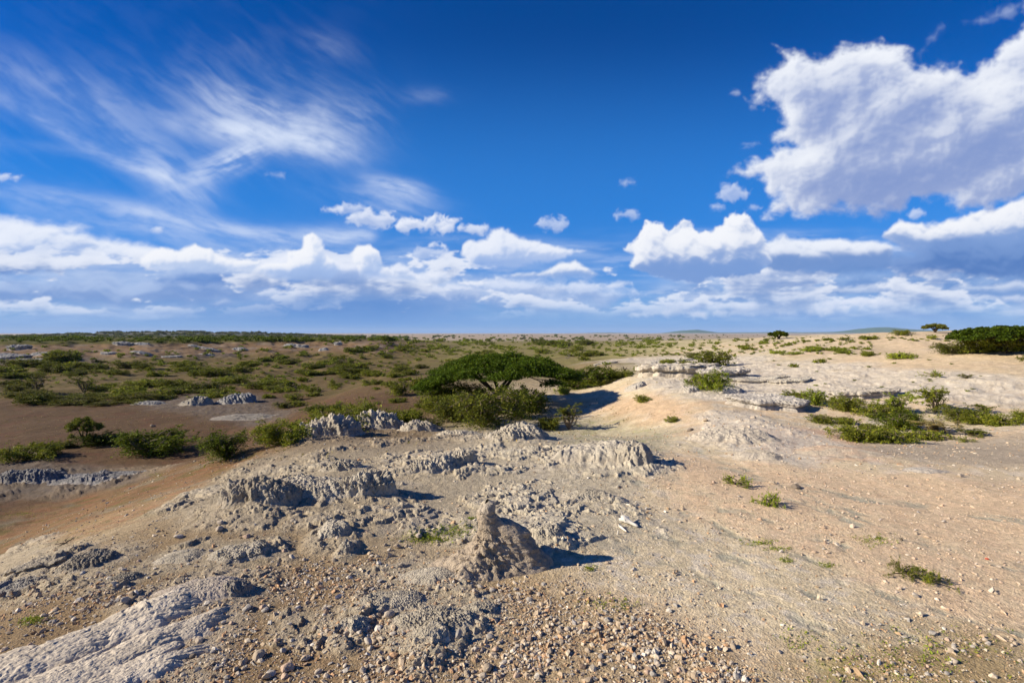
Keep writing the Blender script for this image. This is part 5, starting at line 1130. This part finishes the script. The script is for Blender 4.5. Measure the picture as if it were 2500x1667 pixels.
for (wp, u, v, xy, rt, tone, lab, grp) in cand[:NI]:
    place_shrub(u, v, wp, wp * rt, kinds[vr.randint(5)], (tone if vr.rand() < .7 or tone == 'bright' else 'olive'), lab, grp, xy=(float(xy[0]), float(xy[1])), name='scrub_bush')
def merged(name, label, items, cat, kind='stuff'):
    VV, CC = [], []
    for (x, y, Rw, Hh, tone) in items:
        P_ = proto('dense', 3, 'mid'); c = P_[vr.randint(4)][2]; n_ = len(c); sel = vr.choice(n_, min(n_, 90 if Rw < 6 else 150), replace=False); c = c[sel]
        a = vr.uniform(0, 6.28); cc = c.copy(); cc[:, 0] = c[:, 0] * math.cos(a) - c[:, 1] * math.sin(a); cc[:, 1] = c[:, 0] * math.sin(a) + c[:, 1] * math.cos(a)
        cc = cc * np.array([Rw, Rw, Hh / .6]); n = len(cc); sz = Rw * .15
        nm = vr.randn(n, 3); nm[:, 2] = np.abs(nm[:, 2]) + .5; nm /= np.linalg.norm(nm, axis=1, keepdims=True); t = vr.randn(n, 3); t -= (t * nm).sum(1, keepdims=True) * nm; t /= np.linalg.norm(t, axis=1, keepdims=True); b = np.cross(nm, t)
        z = float(gz(x, y))
        o_ = np.array([x, y, z]); sv = np.minimum(sz, Hh * .5)
        VV.append(np.stack([cc + o_ - t * sv, cc + o_ + b * sv * .7, cc + o_ + t * sv, cc + o_ - b * sv * .7], 1).reshape(-1, 3))
        CC.append(np.repeat(np.array(GREEN[tone])[None] * (1 + .2 * vr.randn(n, 1)) * vr.uniform(.75, 1.35), 4, 0))
    V = np.concatenate(VV); Cc = np.clip(np.concatenate(CC), .008, .5)
    o = obj(name, mesh_np(name, V, np.arange(len(V)).reshape(-1, 4), 4, Cc, False), M_shrub); tag(o, label, cat, kind=kind); return o
it = []
for (wp, u, v, xy, rt, tone, lab, grp) in cand[NI:]:
    s_ = xy[1] / F; it.append((float(xy[0]), float(xy[1]), wp * s_ / 2, wp * rt * s_, tone))
# remaining fine scrub behind the individually built bushes
uu = np.concatenate([vr.uniform(0, 1000, 500), vr.uniform(900, 1650, 900), vr.uniform(0, 1000, 350), vr.uniform(1600, 2150, 160), vr.uniform(0, 2500, 350)])
vv_ = np.concatenate([vr.uniform(855, 945, 500), vr.uniform(826, 870, 900), vr.uniform(824, 834, 350), vr.uniform(830, 866, 160), vr.uniform(817.5, 826, 350)])
ww = np.concatenate([vr.uniform(7, 18, 500), vr.uniform(5, 15, 900), vr.uniform(8, 20, 350), vr.uniform(7, 16, 160), vr.uniform(2, 7, 350)])
tn = ['mid'] * 500 + ['mid'] * 900 + ['dark'] * 350 + ['mid'] * 160 + ['dusk'] * 350
P_ = hit(uu, vv_)
for q in range(len(uu)):
    if P_[q, 1] > 6000 or (fbm(np.array([uu[q] / 70]), np.array([vv_[q] / 8]), 3, 961)[0] < -.12 and q < 1400): continue
    s_ = P_[q, 1] / F; it.append((float(P_[q, 0]), float(P_[q, 1]), ww[q] * s_ / 2, ww[q] * .36 * s_, tn[q]))
merged('distant_scrub', "countless tiny bushes dotting the plain far behind the umbrella acacia", it, 'scrub')
# woods on the far low hills at left and trees of the belt
it2 = []
for _ in range(900):
    a = vr.uniform(-.80, -.28); r = vr.uniform(1900, 3300); x, y = r * math.sin(a), r * math.cos(a); it2.append((x, y, vr.uniform(8, 18), vr.uniform(4, 8), 'dusk'))
merged('distant_woods', "dark low trees covering the far hills on the left horizon", it2, 'woods')
print('vegetation', time.time() - T0)

# ------------------------------------------------------------------ thin weeds as ground cover
def weeds(name, label, zones, tone, per, h, ls_=.014, sp=.025):
    cs = []
    for (u, v, ru, rv, n_) in zones:
        uu = u + ru * vr.randn(n_) * .5; vv_ = v + rv * vr.randn(n_) * .5; P_ = hit(uu, vv_); r = np.hypot(P_[:, 0], P_[:, 1])
        for k_ in range(per):
            x = P_[:, 0] + sp * vr.randn(n_); y = P_[:, 1] + sp * vr.randn(n_); cs.append(np.stack([x, y, gz(x, y) + h * vr.rand(n_)], 1))
    c = np.concatenate(cs); me = leaf_mesh(name, c, ls_, vr, GREEN[tone], up=.2); o = obj(name, me, M_shrub); tag(o, label, 'weeds', kind='stuff')
weeds('weeds', "yellow green weeds creeping over the stony soil around the pinnacle and in the corners", [(1045, 1316, 60, 12, 260), (1110, 1300, 50, 20, 160), (1150, 1270, 12, 8, 40), (1440, 1388, 16, 8, 30), (1480, 1475, 70, 26, 36), (1540, 1480, 30, 20, 20), (2150, 1620, 260, 60, 100), (2300, 1580, 200, 50, 70), (1860, 1325, 40, 8, 60), (1900, 1340, 30, 6, 40), (1920, 1368, 16, 5, 30), (2020, 1380, 20, 5, 30), (1950, 1560, 80, 40, 36), (80, 1515, 40, 12, 80), (60, 1255, 60, 10, 120), (380, 1160, 30, 8, 100), (2130, 1318, 50, 16, 70)], 'bright', 5, .035)

weeds('dry_grass', "short dry grass and herbs sprinkled over the brown valley floor", [(300, 1040, 700, 60, 700), (700, 985, 500, 50, 700), (350, 915, 700, 30, 900), (850, 920, 400, 60, 900), (600, 880, 900, 30, 900), (1350, 1010, 300, 50, 260), (1480, 900, 260, 30, 300)], 'dry', 4, .10, .045, .12)
# ------------------------------------------------------------------ bones and twigs
def loft(rings, n=14):
    """rings: (x, z_center, half_width_y, half_height)"""
    th = np.linspace(0, 2 * np.pi, n, endpoint=False); V = []
    for (x, zc, wy, hz) in rings:
        V.append(np.stack([np.full(n, x), wy * np.sign(np.cos(th)) * np.abs(np.cos(th)) ** .8, zc + hz * np.sin(th)], 1))
    V = np.concatenate(V); Fq = grid_faces(len(rings), n, True); return V, Fq
M_bone = soil_mat('bleached_bone', colattr=False, base=(.62, .58, .50), bump=.2, fs=3, grain=.12)
def bones():
    x, y = hit1(1535, 1280); z = float(gz(x, y)); s = .44
    e = empty('animal_skull', (x, y, z), "bleached grazing animal skull lying on the gravel right of the pinnacle", 'skull'); e.rotation_euler = (0.15, 0.10, -0.75)
    R_ = [(-.50, .20, .01, .01), (-.49, .20, .10, .09), (-.42, .22, .17, .13), (-.30, .25, .19, .15), (-.20, .25, .17, .14), (-.12, .23, .20, .12), (-.03, .21, .14, .11), (.08, .19, .095, .09), (.22, .17, .08, .075), (.36, .155, .075, .06), (.46, .145, .07, .045), (.50, .14, .01, .01)]
    V, Fq = loft([(a * s, b * s - .03, c * s, d * s) for a, b, c, d in R_], 16)
    obj('cranium', mesh_np('cranium', V, Fq, 4, None, True), M_bone, e)
    for sg in (1, -1):
        th = np.linspace(0, 2 * np.pi, 13); ring = np.stack([-.16 * s + .055 * s * np.cos(th), sg * (.155 * s) + 0 * th, .27 * s - .03 + .05 * s * np.sin(th)], 1)
        V, Fq = tubes([(ring, np.full(13, .012 * s / .44))], 6); obj('eye_socket', mesh_np('eye_socket', V, Fq, 4, None, True), M_bone, e)
        t = np.linspace(0, 1, 8); h = np.stack([(-.40 - .22 * t) * s, sg * (.12 + .16 * t) * s, (.32 + .22 * t - .1 * t * t) * s - .03], 1)
        V, Fq = tubes([(h, np.linspace(.035, .008, 8) * s / .44 * .7)], 7); obj('horn_core', mesh_np('horn_core', V, Fq, 4, None, True), M_dead, e)
    j = np.array([[-.22, .14, .16], [-.24, .15, .03], [-.10, .13, .0], [.15, .08, .01], [.40, .03, .04]]) * s
    x, y = hit1(1520, 1290)
    e2 = empty('jaw_bone', (x - .05, y - .05, float(gz(x, y))), "narrow pale jaw bone half buried beside the skull", 'bone'); e2.rotation_euler = (.4, 0, -1.1)
    V, Fq = tubes([(j, np.array([.016, .03, .026, .018, .010]))], 7); obj('jaw', mesh_np('jaw', V, Fq, 4, None, True), M_bone, e2)
    x, y = hit1(1507, 1304)
    V, Fq = tubes([(np.array([[0, 0, 0], [.005, 0, .03], [.0, 0, .09], [-.004, 0, .10]]), np.array([.016, .009, .012, .003]))], 8)
    o = obj('bone_fragment', mesh_np('bone_fragment', V, Fq, 4, None, True), M_bone); o.location = (x, y, float(gz(x, y)) - .01); o.rotation_euler = (.2, .1, .3); tag(o, "small upright bone fragment on the gravel below the skull", 'bone')
bones()
def twigs(u, v, px, label, n_=6, seed=1, mat=None, name='dead_twig', cat='twigs', up=.9, thick=.006):
    r_ = np.random.RandomState(seed); x, y = hit1(u, v); s = y / F * px; L_ = []
    for i in range(n_):
        a = r_.uniform(0, 6.28); t = np.linspace(0, 1, 6)[:, None]; d = np.array([math.cos(a) * (1 - up * .6), math.sin(a) * (1 - up * .6), up * r_.uniform(.4, 1)])
        p = t * d * s * r_.uniform(.5, 1) + .05 * s * np.sin(t * 6 + i) * np.array([[1, .6, .3]]); L_.append((p, np.linspace(thick, thick * .3, 6)))
        for _ in range(2):
            b0 = p[r_.randint(2, 5)]; L_.append((np.stack([b0, b0 + r_.randn(3) * .18 * s]), [thick * .5, thick * .25]))
    V, Fq = tubes(L_, 5); o = obj(name, mesh_np(name, V, Fq, 4, None, True), mat or M_bark); o.location = (x, y, float(gz(x, y))); tag(o, label, cat)
twigs(2203, 1320, 26, "thin dark dead twig standing upright on the pink slope", 3, 3, up=1.0)
twigs(1300, 1048, 60, "bleached fallen branches on the pale sand in front of the acacia's thicket", 8, 5, M_dead, 'fallen_branch', 'branches', .15, .02)
twigs(668, 877, 26, "leafless forked sapling far off in the valley left of the acacia", 9, 7, M_bark, 'bare_sapling', 'sapling', .8, .16)
twigs(1385, 876, 22, "bare pale thorn sapling rising just behind the acacia's crown", 9, 8, M_dead, 'bare_sapling', 'sapling', .8, .06)
twigs(1525, 905, 18, "short dark dead stump above the grassy strip right of the acacia", 4, 9, M_bark, 'tree_stump', 'stump', .9, .06)
twigs(160, 1325, 40, "dark dry brushwood lying on the orange brown slope at left", 9, 10, M_bark, 'dry_brushwood', 'brushwood', .2, .008)

# ------------------------------------------------------------------ haze
def haze():
    me = bpy.data.meshes.new('haze'); r = 34000
    v = [(-r, -r, -17.5), (r, -r, -17.5), (r, r, -17.5), (-r, r, -17.5), (-r, -r, 260), (r, -r, 260), (r, r, 260), (-r, r, 260)]
    me.from_pydata(v, [], [(0, 3, 2, 1), (4, 5, 6, 7), (0, 1, 5, 4), (1, 2, 6, 5), (2, 3, 7, 6), (3, 0, 4, 7)])
    m = bpy.data.materials.new('pale_haze'); m.use_nodes = True; n = m.node_tree.nodes; n.clear(); o_ = n.new('ShaderNodeOutputMaterial'); pv = n.new('ShaderNodeVolumePrincipled')
    pv.inputs['Color'].default_value = (.55, .72, 1, 1); pv.inputs['Density'].default_value = 2.4e-5; m.node_tree.links.new(pv.outputs[0], o_.inputs['Volume'])
    o = obj('haze', me, m); tag(o, "thin pale blue haze over the plain toward the horizon", 'haze', kind='stuff')
haze()
print('done', time.time() - T0)
